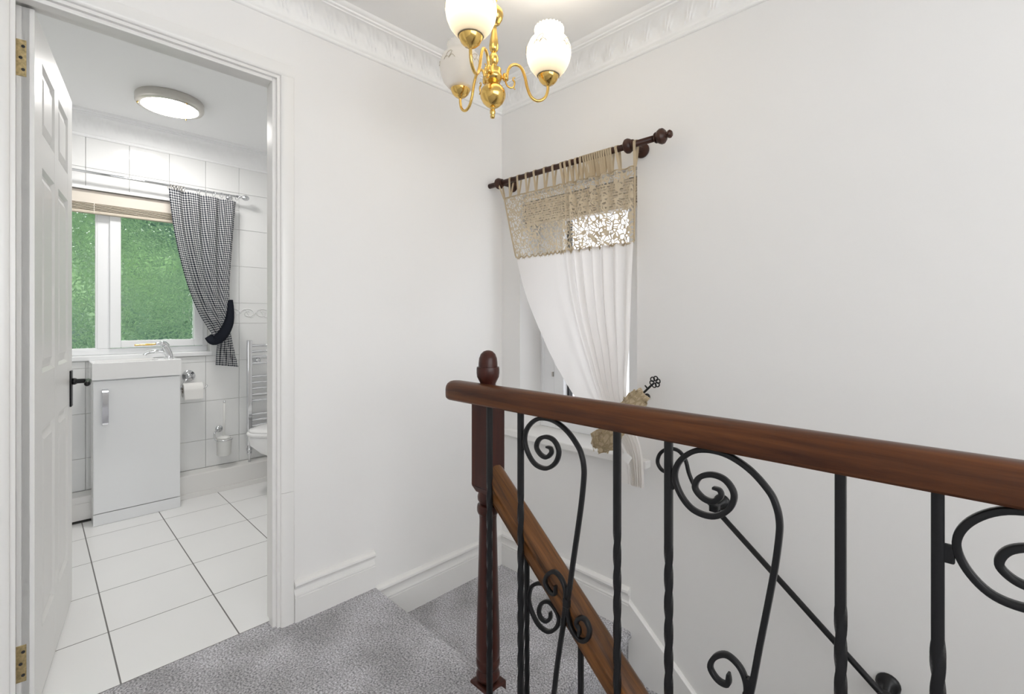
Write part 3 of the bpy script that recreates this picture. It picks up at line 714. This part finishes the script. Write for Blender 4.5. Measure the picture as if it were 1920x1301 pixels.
# ================================================================== STAIR WINDOW
w2 = sempty('window_2')
GY = .157
def wbar(name, x0, x1, z0, z1, y0, y1, m=M_UPVC, par=w2, bev=.004):
    bm = NB(); box(bm, (x0,y0,z0), (x1,y1,z1), bev); return obj(name, bm, m, par)
wbar('outer_frame', WX0, WX0+.10, WZ0, WZ1, GY, .23); wbar('outer_frame', WX1-.06, WX1, WZ0, WZ1, GY, .23); wbar('outer_frame', WX0+.1, WX1-.06, WZ0, WZ0+.06, GY, .23); wbar('outer_frame', WX0+.1, WX1-.06, WZ1-.06, WZ1, GY, .23)
wbar('bead', WX0+.015, WX0+.022, WZ0+.02, WZ1-.02, GY-.006, GY+.002)
sx0, sx1, z0, z1 = WX0+.104, WX1-.064, WZ0+.064, WZ1-.064
s2 = sempty('sash'); s2.parent = w2; del s2['kind']
for a in ((sx0,sx0+.062,z0,z1),(sx1-.062,sx1,z0,z1),(sx0+.062,sx1-.062,z0,z0+.062),(sx0+.062,sx1-.062,z1-.062,z1)): wbar('sash_rail', *a, GY-.012, .22, par=s2)
for a in ((sx0+.062,sx0+.074,z0+.062,z1-.062),(sx1-.074,sx1-.062,z0+.062,z1-.062),(sx0+.062,sx1-.062,z0+.062,z0+.072)): wbar('glazing_gasket', *a, GY+.02, GY+.05, M_BLACK, s2, 0)
wbar('glass_pane', sx0+.07, sx1-.07, z0+.064, z1-.06, GY+.03, GY+.036, M_GLASS, w2, 0)
for z in (.83, .70): wbar('hinge_cover', sx0-.018, sx0-.010, z-.012, z+.012, GY-.010, GY+.002, M_BRUSHED, w2, .001)
bm = NB(); box(bm, (.05,-.042,WZ0-.032), (.862,.0,WZ0), .005); box(bm, (WX0,-.005,WZ0-.03), (WX1,GY+.02,WZ0), 0); obj('window_sill', bm, M_TRIM, w2)
# raised blind in the recess
b2 = thing('pleated_blind', 'beige blind drawn up behind the lace at the top of the stair window', 'blind', (.45,.05,1.74))
lbox('headrail', b2, (WX0+.012,.028,1.715), (WX1-.012,.062,1.743), M_UPVC)
for k in range(9):
    lbox('pleat', b2, (WX0+.014,.026+.002*(k % 2),1.608+.0115*k), (WX1-.014,.064-.002*(k % 2),1.6185+.0115*k), M_BEIGE, .002)
lbox('bottom_rail', b2, (WX0+.013,.027,1.592), (WX1-.013,.063,1.606), M_BEIGE)

# wooden curtain rod on the stair wall
RY, RZ = -.088, 1.803
rod = thing('curtain_rod', 'dark turned wooden curtain rod with knob ends above the stair window', 'curtain rod', (.45,RY,RZ))
bm = NB(); tube(bm, [(-.455,0,0),(.52,0,0)], .0125, 20); obj('pole', bm, M_ROD, rod, True)
def knob(x, s=1, name='finial', flip=1, tail=True):
    bm = NB(); pr = [(.012,-.020),(.020,-.018),(.022,-.014),(.017,-.010),(.026,-.004),(.031,.006),(.030,.014),(.022,.022),(.013,.026)]
    pr += [(.010,.032),(.015,.036),(.016,.042),(.011,.048),(.001,.050)] if tail else [(.0125,.028)]
    lathe(bm, [(r*s, z*flip) for r, z in pr], 24, (x,0,0), 'x'); return auto(obj(name, bm, M_ROD, rod), 35)
knob(.495, .95); knob(.368, .95, 'ring_stop', -1, False); knob(-.372, .9, 'ring_stop', -1, False)
for x in (.375, -.362):
    bm = NB(); lathe(bm, [(.030,.088),(.031,.080),(.025,.074),(.014,.070),(.011,.06),(.011,.02),(.014,.0)], 24, (x,0,0), 'y'); auto(obj('bracket', bm, M_ROD, rod), 35)

# lace-topped curtain
CY = -.092
lc = thing('lace_curtain', 'sheer white curtain with ecru lace top swept aside on the stair window', 'curtain', (.80,CY,.40))
def sm(a, b, x): t = max(0, min(1, (x-a)/(b-a))); return t*t*(3-2*t)
def lfold(t, s):
    k = sm(.38,.62,t)
    return (.25+.75*k)*math.sin(2*PI*(1.2*t+7.2*t*t)+.4+s*1.2)+.25*k*math.sin(2*PI*17*t+2*s)
def lwarp(t): return t+.06*math.sin(2*PI*t)
lrows = [(946,372,1191,311,.010,0),(951,398,1190,350,.012,0),(957,428,1189,388,.013,0),(968,482,1187,453,.014,0)]
srows = [(968,482,1187,453,.014,-.002),(985,548,1184,530,.016,0),(1008,607,1182,600,.016,.002),(1040,676,1180,655,.016,.004),(1074,734,1176,715,.014,.006),(1104,772,1178,762,.010,.010),(1128,806,1190,800,.008,.012),(1150,838,1202,832,.008,.010),(1164,870,1207,868,.010,.008),(1168,904,1208,914,.012,.006)]
o_ = Vector(lc.location)
P, U = drape(lrows, 'y', CY, (0,-1,0), lfold, 150, 8, 1.15, lwarp, bottom=lambda t: -.012*abs(math.sin(t*PI*24))+.004)
bm = sheet([[p-o_ for p in r] for r in P], U); obj('lace_valance', bm, M_LACE, lc, True)
# bound edges of the lace
top = P[0]; bot = P[-1]; lef = [r[0] for r in P]; rig = [r[-1] for r in P]
for nm, e, r in (('top_binding', top, .0028), ('scalloped_edge', bot, .0034), ('side_binding', lef, .0036), ('side_binding', rig, .0036)):
    bm = NB(); tube(bm, [p-o_ for p in e], r, 6); obj(nm, bm, M_LACEBAND, lc, True)
bm = NB()
for j in range(0, 151, 2):        # little picots along the scallops
    p = bot[j]-o_; tube(bm, [p, p+Vector((0,-.001,-.009))], .0011, 4)
obj('picot_fringe', bm, M_LACEBAND, lc)['kind'] = 'stuff'
Ps, Us = drape(srows, 'y', CY, (0,-1,0), lambda t, s: lfold(t, .2+s*.6), 150, 8, 1.15, lwarp)
bm = sheet([[p-o_ for p in r] for r in Ps], Us); obj('sheer_panel', bm, M_SHEER, lc, True)
# hanging tabs over the rod
tabs = [(195,225),(270,262),(320,314),(374,372),(425,428),(490,487),(545,542),(596,604),(622,628),(655,664),(690,694),(722,722)]
tabs += [(742+k*14.5, 752+k*14) for k in range(13)] + [(950,975),(1070,1058)]
for ru, lu in tabs:
    ur = 880+ru/3.423; ul = 880+lu/3.423
    pr_ = at(ur, 351-(ur-915)*.306, 'y', RY); tt = (ul-946)/(1191-946)
    j = min(150, max(0, min(range(151), key=lambda q: abs((CAM-top[q]).to_2d().angle_signed(Vector((-FW.x,-FW.y)))-(CAM-at(ul,350,'y',CY)).to_2d().angle_signed(Vector((-FW.x,-FW.y)))))))
    pl = top[j]; w_ = .0062 if not 740 < ru < 940 else .0046
    path = [(pl.x, pl.y-.001, pl.z-.004), ((pl.x*.5+pr_.x*.5), (pl.y+RY-.015)/2, (pl.z+RZ)/2), (pr_.x, RY-.0145, RZ), (pr_.x, RY-.010, RZ+.0115), (pr_.x, RY, RZ+.0148), (pr_.x, RY+.010, RZ+.0115), (pr_.x, RY+.0145, RZ), ((pl.x*.6+pr_.x*.4), RY+.006, (pl.z*.6+RZ*.4)), (pl.x, pl.y+.002, pl.z-.004)]
    bm = NB(); pts = [Vector(p)-o_ for p in smooth_path(path, 3)]
    V = [(bm.verts.new(p+Vector((-w_,0,0))), bm.verts.new(p+Vector((w_,0,0)))) for p in pts]
    for k in range(len(V)-1): bm.faces.new((V[k][0], V[k][1], V[k+1][1], V[k+1][0]))
    obj('hanging_tab', bm, M_LACEBAND, lc, True)
# tieback of gathered lace, hooked on an iron key
rf = strap([(1120,806,.010,.050),(1132,826,.040,.075),(1150,822,.055,.085),(1168,796,.055,.085),(1186,768,.045,.080),(1200,750,.030,.085),(1212,737,.012,.050)], 0, 'y', CY, (0,-1,0))
L_ = len(rf); rows = []; uvs = []
for i, r in enumerate(rf):
    row = []; uv = []
    for j in range(13):
        t = j/12; a = r[0].lerp(r[3], t); ruff = .010*math.sin(i*1.9)*(abs(t-.5)*2)**1.5+.003*math.sin(j*2.1+i)
        row.append(a+Vector((0,-ruff-.010*(1-(2*t-1)**2),0))+UP*(.006*math.sin(i*2.4)*(1 if t in (0,1) else 0))-o_); uv.append((t*.09, i*.006))
    rows.append(row); uvs.append(uv)
bm = sheet(rows, uvs); obj('lace_tieback', bm, M_LACETIE, lc, True)
rows2 = [[p+Vector((0,.006,0)) for p in r] for r in rows]; bm = sheet(rows2, uvs); obj('tieback_lining', bm, M_LACEBAND, lc, True)
bm = NB()
for j in range(0, 13, 2):
    p = rows[2][j]; tube(bm, smooth_path([p, p+Vector((.006,-.004,-.03)), p+Vector((.010,0,-.055))], 3), .0012, 4)
obj('tieback_fringe', bm, M_LACEBAND, lc)['kind'] = 'stuff'
pt = at(1175,858,'y',CY-.03); bm = NB(); box(bm, (-.019,-.0006,-.017), (.019,.0006,.017)); o = obj('care_tag', bm, M_PAPER, lc, False, pt-o_); o.rotation_euler = (0,.55,0)
hk = thing('tieback_hook', 'small black iron key-shaped tieback hook with flower end beside the lace curtain', 'hook', tuple(at(1205,738,'y',-.058)))
h0 = Vector(hk.location); hf = at(1228,716,'y',-.058)-h0
bm = NB(); tube(bm, smooth_path([(-.012,.056,-.02),(-.014,.02,-.022),(-.006,0,-.008),hf*.35,hf*.78], 5), .0045, 8)
lathe(bm, [(.014,.058),(.014,.053),(.006,.050)], 12, (-.012,0,-.02), 'y'); obj('stem', bm, M_IRON, hk, True)
bm = NB(); tube(bm, [(hf.x*.42,0,hf.z*.42),(hf.x*.42-.012,0,hf.z*.42+.012)], .003, 6); obj('key_bit', bm, M_IRON, hk, True)
for k in range(6):
    a = k*PI/3+.3; c = hf+Vector((.0135*math.cos(a),0,.0135*math.sin(a)))
    bm = NB(); tube(bm, [c+Vector((.0085*math.cos(2*PI*q/12),0,.0085*math.sin(2*PI*q/12))) for q in range(13)], .0026, 6, False); obj('petal', bm, M_IRON, hk, True)

# ================================================================== BALUSTRADE
BYP = -.80                                   # plane of the iron work
bal = thing('balustrade', 'landing balustrade of black wrought iron scrolls under a dark polished wooden handrail', 'balustrade', (.727,BYP,0))
bo = Vector(bal.location)
# handrail: rounded section
def rail_prof(w_, h_):
    return [(-.42*w_,-.5*h_),(.42*w_,-.5*h_),(.49*w_,-.42*h_),(.5*w_,-.25*h_),(.5*w_,.05*h_),(.46*w_,.24*h_),(.36*w_,.39*h_),(.20*w_,.48*h_),(0,.5*h_),(-.20*w_,.48*h_),(-.36*w_,.39*h_),(-.46*w_,.24*h_),(-.5*w_,.05*h_),(-.5*w_,-.25*h_),(-.49*w_,-.42*h_)]
RC = .8905
bm = NB(); prof = rail_prof(.064,.060); rings = []
xs = [(.588,.45),(.590,.70),(.594,.84),(.602,.95),(.615,1)]+[(x,1) for x in (.9,1.3,1.8,2.4,3.3)]
for x, s in xs: rings.append([bm.verts.new(Vector((x,BYP+d*s,RC+z*s))-bo) for d, z in prof])
for i in range(len(rings)-1):
    for k in range(len(prof)): bm.faces.new((rings[i][k], rings[i][(k+1) % len(prof)], rings[i+1][(k+1) % len(prof)], rings[i+1][k]))
bm.faces.new(rings[0]); bm.faces.new(rings[-1][::-1]); bmesh.ops.recalc_face_normals(bm, faces=bm.faces)
auto(obj('handrail', bm, M_RAIL, bal), 35)
# twisted bars
def twisted(z0, z1, t0, t1, turns, s, top=True):
    bm = NB(); rings = []; zs = [z0, t0]+[t0+(t1-t0)*k/72 for k in range(1,72)]+[t1, z1]
    for z in zs:
        a = 2*PI*turns*max(0, min(1, (z-t0)/(t1-t0))); c = s*.12
        q = [(s/2,s/2-c),(s/2-c,s/2),(-s/2+c,s/2),(-s/2,s/2-c),(-s/2,-s/2+c),(-s/2+c,-s/2),(s/2-c,-s/2),(s/2,-s/2+c)]
        rings.append([bm.verts.new((x*math.cos(a)-y*math.sin(a), x*math.sin(a)+y*math.cos(a), z)) for x, y in q])
    for i in range(len(rings)-1):
        for k in range(8): bm.faces.new((rings[i][k], rings[i][(k+1) % 8], rings[i+1][(k+1) % 8], rings[i+1][k]))
    bm.faces.new(rings[0][::-1]); bm.faces.new(rings[-1]); return bm
bar = None
for x in (.772,.899,1.207,1.333,1.638,1.759,2.068,2.192,2.50,2.62):
    if bar is None: bar = auto(obj('baluster', twisted(0,.866,.11,.635,2.25,.0152), M_IRON, bal), 60); o = bar
    else: o = bar.copy(); C.objects.link(o); o.parent = bal
    o.location = Vector((x,BYP,0))-bo
# scrolls: measured once between the second and third bar, repeated along the rail
def q6(p): return at(840+p[0]/3.252, 560+p[1]/3.252, 'y', BYP)
def q7(p): return at(840+p[0]/3.244, 900+p[1]/3.244, 'y', BYP)
big = [q6(p) for p in ((603,902),(626,912),(630,940),(602,966),(566,950),(540,905),(556,858),(600,842),(648,866),(676,930),(656,1000),(600,1034),(532,1008),(486,935),(468,850),(492,778),(552,732),(640,742),(726,806),(794,902),(819,970),(829,1035),(828,1100))]
big += [q7(p) for p in ((813,130),(790,300),(761,500),(735,690),(716,800))]
cen = q7((722,745))
stem = [q7((716,800)), q7((692,940)), q7((664,1130)), q7((646,1290))]
low = [2*cen-p for p in big]                # the foot mirrors the head about the collar
low_part = [p for p in low if p.z < stem[-1].z-.03][::-1] if False else None
big_full = big+stem[1:]
foot = [Vector((stem[-1].x-.012, BYP, .09)), Vector((stem[-1].x+.004, BYP, .045)), Vector((stem[-1].x+.05, BYP, .022)), Vector((stem[-1].x+.09, BYP, .045)), Vector((stem[-1].x+.10, BYP, .085)), Vector((stem[-1].x+.07, BYP, .11)), Vector((stem[-1].x+.045, BYP, .09))]
cs = [at(840+p[0]/3.244, 900+p[1]/3.244, 'y', -.765) for p in ((622,800),(622,838),(598,858),(566,838),(553,795),(572,748),(614,740),(656,790),(676,850),(655,902),(608,920),(552,880),(510,800),(492,725),(505,655),(542,628),(584,630))]
tp = [q7(p) for p in ((655,640),(652,690),(618,676),(592,622),(610,572),(650,558),(694,606),(716,680),(714,760),(704,850))]
bt = [q7(p) for p in ((798,945),(800,905),(782,870),(800,838),(838,852),(862,915),(845,970),(800,970),(752,905),(733,830),(726,740),(722,650))]
first = []
for nm, pts, a_, sub in (('scroll_stem', big_full+foot, .0105, 6), ('small_scroll', tp, .0095, 5), ('small_scroll', bt, .0095, 5)):
    sp = smooth_path([p-bo for p in pts], sub); n = len(sp)
    aw = [a_*min(1, .45+.55*i/(n*.06)) for i in range(n)]
    bm = NB(); flatbar(bm, sp, (0,1,0), aw, .0125, .3); first.append(auto(obj(nm, bm, M_IRON, bal), 60))
bm = NB(); c = cen-bo; box(bm, c-Vector((.009,.0075,.012)), c+Vector((.009,.0075,.012)), .003); first.append(obj('collar', bm, M_IRON, bal))
bm = NB(); c = Vector((.905,BYP,.768))-bo; box(bm, c-Vector((.008,.005,.014)), c+Vector((.008,.005,.014)), .003); first.append(obj('weld_block', bm, M_IRON, bal))
for k in (1,2,3):
    for o in first:
        c = o.copy(); C.objects.link(c); c.parent = bal; c.location = o.location+Vector((.4325*k,0,0))
bm = NB(); box(bm, Vector((.80,BYP-.014,0))-bo, Vector((3.3,BYP+.014,.010))-bo, .002); obj('foot_bar', bm, M_IRON, bal)

# newel post
NX, NY = .727, -.765
nw = thing('newel_post', 'dark mahogany turned newel post with an acorn finial', 'newel post', (NX,NY,TR))
nz = TR
bm = NB(); S = .0365
box(bm, (-S,-S,.605-nz), (S,S,.905-nz), .003)
for z0, z1, s0, s1 in ((.605,.585,S-.001,.026),):
    V0 = [bm.verts.new((x*s0,y*s0,z0-nz)) for x, y in ((-1,-1),(1,-1),(1,1),(-1,1))]; V1 = [bm.verts.new((x*s1,y*s1,z1-nz)) for x, y in ((-1,-1),(1,-1),(1,1),(-1,1))]
    for k in range(4): bm.faces.new((V0[k],V0[(k+1) % 4],V1[(k+1) % 4],V1[k]))
obj('upper_block', bm, M_NEWEL, nw)
prof = [(.026,.592),(.030,.582),(.0325,.572),(.032,.562),(.027,.553),(.024,.549),(.0325,.546),(.034,.540),(.034,.528),(.031,.520),(.0275,.516),(.0265,.50),(.0285,.42),(.0315,.30),(.0350,.18),(.0365,.12),(.0365,.092),(.034,.078),(.0365,.074),(.0365,.058),(.033,.049),(.0305,.045),(.033,.038),(.0365,.029),(.0365,.022),(.033,.014),(.026,.007),(.024,0)]
bm = NB(); lathe(bm, [(r, z-nz) for r, z in prof], 36); auto(obj('turned_shaft', bm, M_NEWEL, nw), 35)
bm = NB(); box(bm, (-.041,-.041,-.6-nz), (.041,.041,.006-nz), .006); obj('base_block', bm, M_NEWEL, nw)
bm = NB(); lathe(bm, [(r, z-nz) for r, z in [(.024,.900),(.024,.918),(.028,.926),(.034,.938),(.0355,.950),(.0355,.962),(.0345,.968),(.0295,.9685),(.0292,.980),(.0275,.995),(.0225,1.008),(.014,1.016),(.005,1.019),(.0005,1.0193)]], 36); auto(obj('acorn_finial', bm, M_NEWEL, nw), 35)

# lower handrail running down beside the stairs
sr = thing('stair_handrail', 'sloping orange-brown wooden handrail descending from the newel post', 'handrail', (NX+.03,NY,.60))
so = Vector(sr.location); slp = -.86; dx = Vector((1,0,slp)).normalized(); upv = Vector((-slp,0,1)).normalized()
bm = NB(); prof = [(-.024,-.036),(.024,-.036),(.027,-.026),(.022,-.012),(.024,-.002),(.031,.006),(.033,.018),(.028,.030),(.016,.038),(0,.040),(-.016,.038),(-.028,.030),(-.033,.018),(-.031,.006),(-.024,-.002),(-.022,-.012),(-.027,-.026)]
p0 = Vector((NX+.028,NY,.628)); Vv = []
for s in (0,.3,.8,1.6,2.6):
    p = p0+Vector((1,0,slp))*s
    if s == 0: Vv.append([bm.verts.new(p+Vector((0,d,z*math.sqrt(1+slp*slp)))-so) for d, z in prof])
    else: Vv.append([bm.verts.new(p+Vector((0,d,0))+upv*z-so) for d, z in prof])
for i in range(len(Vv)-1):
    for k in range(len(prof)): bm.faces.new((Vv[i][k],Vv[i][(k+1) % len(prof)],Vv[i+1][(k+1) % len(prof)],Vv[i+1][k]))
bm.faces.new(Vv[0]); bm.faces.new(Vv[-1][::-1]); bmesh.ops.recalc_face_normals(bm, faces=bm.faces)
auto(obj('rail', bm, M_STAIRRAIL, sr), 35)
for k, x in enumerate((.890,1.078,1.27,1.46)):
    top_ = .628+slp*(x-NX-.028)-.040
    bm = twisted(top_-.82, top_, top_-.62, top_-.2, 2, .0125); o = auto(obj('baluster', bm, M_IRON, sr), 60); o.location = Vector((x,NY,0))-so

sp = smooth_path([p-so for p in cs], 5); n = len(sp)
bm = NB(); flatbar(bm, sp, (0,1,0), [.0095*min(1, .45+.55*i/(n*.08)) for i in range(n)], .0125, .3); auto(obj('c_scroll', bm, M_IRON, sr), 60)
# iron rail fixed to the wall
wr = thing('wall_handrail', 'thin black iron handrail with scrolled end sloping down the right wall', 'handrail', tuple(at(1335,945,'y',-.07)))
wo = Vector(wr.location)
A = at(1345,958,'y',-.07); B = at(1640,1286,'y',-.07); dAB = (B-A).normalized()
bm = NB(); flatbar(bm, [A-dAB*.01-wo, B+dAB*.9-wo], (0,1,0), .0165, .0165, .5); obj('rod', bm, M_IRON, wr, True)
sc_pts = [at(u, v, 'y', -.07)-wo for u, v in ((1342,955),(1322,935),(1303,912),(1292,888),(1285,862),(1272,845),(1253,841),(1238,850),(1233,866),(1240,880),(1252,886))]
bm = NB(); flatbar(bm, smooth_path(sc_pts, 5), (0,1,0), .0125, .013, .4); obj('scroll_end', bm, M_IRON, wr, True)
for p in (at(1340,952,'y',-.07), B+dAB*.03):
    bm = NB(); p = p-wo; lathe(bm, [(.030,.070),(.030,.064),(.022,.058),(.010,.052),(.009,.012)], 20, p, 'y'); o = obj('wall_bracket', bm, M_IRON, wr, True)
    bm = NB(); box(bm, p-Vector((.016,.014,.013)), p+Vector((.016,.014,.013)), .004); obj('clamp', bm, M_IRON, wr)

# ================================================================== CHANDELIER
CHX, CHY = .688, -.710
ch = thing('chandelier', 'polished brass three-arm chandelier with etched glass globe shades hanging over the stairs', 'chandelier', (CHX,CHY,CEIL))
cz = CEIL
def L(prof): return [(r, z-cz) for r, z in prof]
bm = NB(); lathe(bm, L([(.001,1.760),(.006,1.762),(.008,1.768),(.006,1.773),(.009,1.777),(.009,1.785),(.006,1.788),(.010,1.794),(.006,1.80)]), 20); obj('bottom_finial', bm, M_BRASS, ch, True)
bm = NB(); lathe(bm, L([(.006,1.796),(.020,1.800),(.032,1.811),(.040,1.827),(.0415,1.838),(.039,1.850),(.031,1.861),(.020,1.868),(.016,1.872),(.022,1.876),(.020,1.880),(.026,1.884),(.030,1.893),(.028,1.900),(.026,1.904),(.026,1.918),(.022,1.921),(.010,1.923),(.009,1.932),(.012,1.936),(.016,1.946),(.0165,1.952),(.015,1.960),(.010,1.968),(.008,1.974),(.012,1.978),(.015,1.985),(.0155,1.995),(.013,2.015),(.009,2.04),(.007,2.058),(.009,2.062)]), 28); auto(obj('stem_body', bm, M_BRASS, ch), 40)
bm = NB(); lathe(bm, L([(.006,2.060),(.018,2.066),(.026,2.080),(.029,2.093),(.027,2.106),(.018,2.118),(.008,2.124),(.006,2.130),(.006,2.14)]), 24); obj('loop_ball', bm, M_BRASS, ch, True)
for k in range(5):
    bm = NB(); zc = 2.150+.024*k-cz; pts = []
    for q in range(17):
        a = 2*PI*q/16; x = .009*math.cos(a); z = .0165*math.sin(a); pts.append((x,0,zc+z) if k % 2 else (0,x,zc+z))
    tube(bm, pts, .0024, 6, False); obj('chain_link', bm, M_BRASS, ch, True)
bm = NB(); lathe(bm, L([(.006,2.252),(.012,2.256),(.030,2.270),(.046,2.290),(.048,2.300)]), 28); obj('ceiling_cup', bm, M_BRASS, ch, True)
base_ang = math.atan2(RT.y, RT.x)
for k, (deg, lit) in enumerate(((-108.5, True), (11.5, True), (131.5, False))):
    # angle in the camera's ground frame: x = right, y = away
    v = RT*math.cos(math.radians(deg))+FW*math.sin(math.radians(deg)); v.normalize()
    def pt_(r, z): return Vector((v.x*r, v.y*r, z-cz))
    bm = NB(); tube(bm, smooth_path([pt_(r, z) for r, z in ((.024,1.896),(.038,1.897),(.045,1.905),(.048,1.922),(.058,1.938),(.075,1.943),(.092,1.934),(.104,1.908),(.113,1.872),(.126,1.845),(.144,1.834),(.162,1.838),(.176,1.852),(.182,1.872),(.183,1.890))], 4), .0048, 10)
    arm = obj('arm', bm, M_BRASS, ch, True)
    bm = NB(); c = pt_(.040,1.898); lathe(bm, [(.009,-.010),(.010,-.006),(.010,.006),(.009,.010)], 10, c); obj('arm_block', bm, M_BRASS, arm, True)
    bm = NB(); tube(bm, smooth_path([pt_(r, z) for r, z in ((.040,1.886),(.046,1.872),(.058,1.866),(.068,1.872),(.070,1.886),(.064,1.893),(.066,1.900),(.072,1.899))], 4), [.0030]*20+[.002]*9, 8)
    tube(bm, [pt_(.067,1.870), pt_(.072,1.862)], .002, 6); obj('leaf_curl', bm, M_BRASS, arm, True)
    c = pt_(.183, 0); c.z = 1.886-cz
    bm = NB(); lathe(bm, [(.004,0),(.008,.001),(.008,.004),(.018,.007),(.028,.017),(.034,.030),(.036,.040),(.0345,.040),(.030,.030),(.016,.012),(.001,.010)], 28, c); obj('cup', bm, M_BRASS, arm, True)
    prof = [(.030,.028),(.046,.042),(.060,.060),(.0695,.082),(.0735,.104),(.0715,.126),(.063,.146),(.052,.158),(.0465,.163),(.0455,.168),(.048,.176),(.0485,.184),(.046,.192)]
    bm = NB(); n = 48; rings = []
    for i, (r, z) in enumerate(prof):
        cr = .0012*(i >= len(prof)-2)
        rings.append([bm.verts.new(c+Vector(((r+cr*math.cos(q*PI))*math.cos(2*PI*q/n), (r+cr*math.cos(q*PI))*math.sin(2*PI*q/n), z+cr*math.cos(q*PI)))) for q in range(n)])
    for i in range(len(rings)-1):
        for q in range(n): bm.faces.new((rings[i][q], rings[i][(q+1) % n], rings[i+1][(q+1) % n], rings[i+1][q]))
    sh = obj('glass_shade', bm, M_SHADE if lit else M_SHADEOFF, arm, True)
    # etched spray on the side that faces the room
    bm = NB()
    for ang0 in range(0, 360, 72):
        for s, dz, cur in ((0,.0,.020),(-.30,-.004,.012),(.30,-.004,.012)):
            pts = []
            for q in range(7):
                t = q/6; z = .112+dz+cur*math.sin(t*PI)*(.8 if s else 1); aa = math.radians(ang0)+s*t+(.16*math.sin(t*5) if not s else 0)
                r = .0742; pts.append(c+Vector((r*math.cos(aa), r*math.sin(aa), z)))
            tube(bm, pts, .0010, 4)
    obj('etched_spray', bm, M_ETCH, arm)['kind'] = 'stuff'
    bm = NB(); lathe(bm, [(.010,.012),(.012,.02),(.012,.05),(.014,.055)], 14, c); obj('lamp_holder', bm, M_CREAM, arm, True)
    bm = NB(); lathe(bm, [(.008,.052),(.014,.062),(.020,.082),(.021,.098),(.016,.112),(.006,.119),(.0005,.12)], 18, c); obj('bulb', bm, M_BULB if lit else M_BULBOFF, arm, True)
    if lit:
        ld = bpy.data.lights.new('lamp_light', 'POINT'); ld.energy = 5.5; ld.color = (1,.90,.76); ld.shadow_soft_size = .03
        lo = bpy.data.objects.new('lamp_light', ld); C.objects.link(lo); lo.parent = arm; lo.location = c+Vector((0,0,.14))
ch.rotation_euler = Matrix.Rotation(math.radians(1.1), 3, FW).to_euler(); ch.location = Vector((CHX,CHY,CEIL))+RT*.0105
bpy.context.view_layer.update()
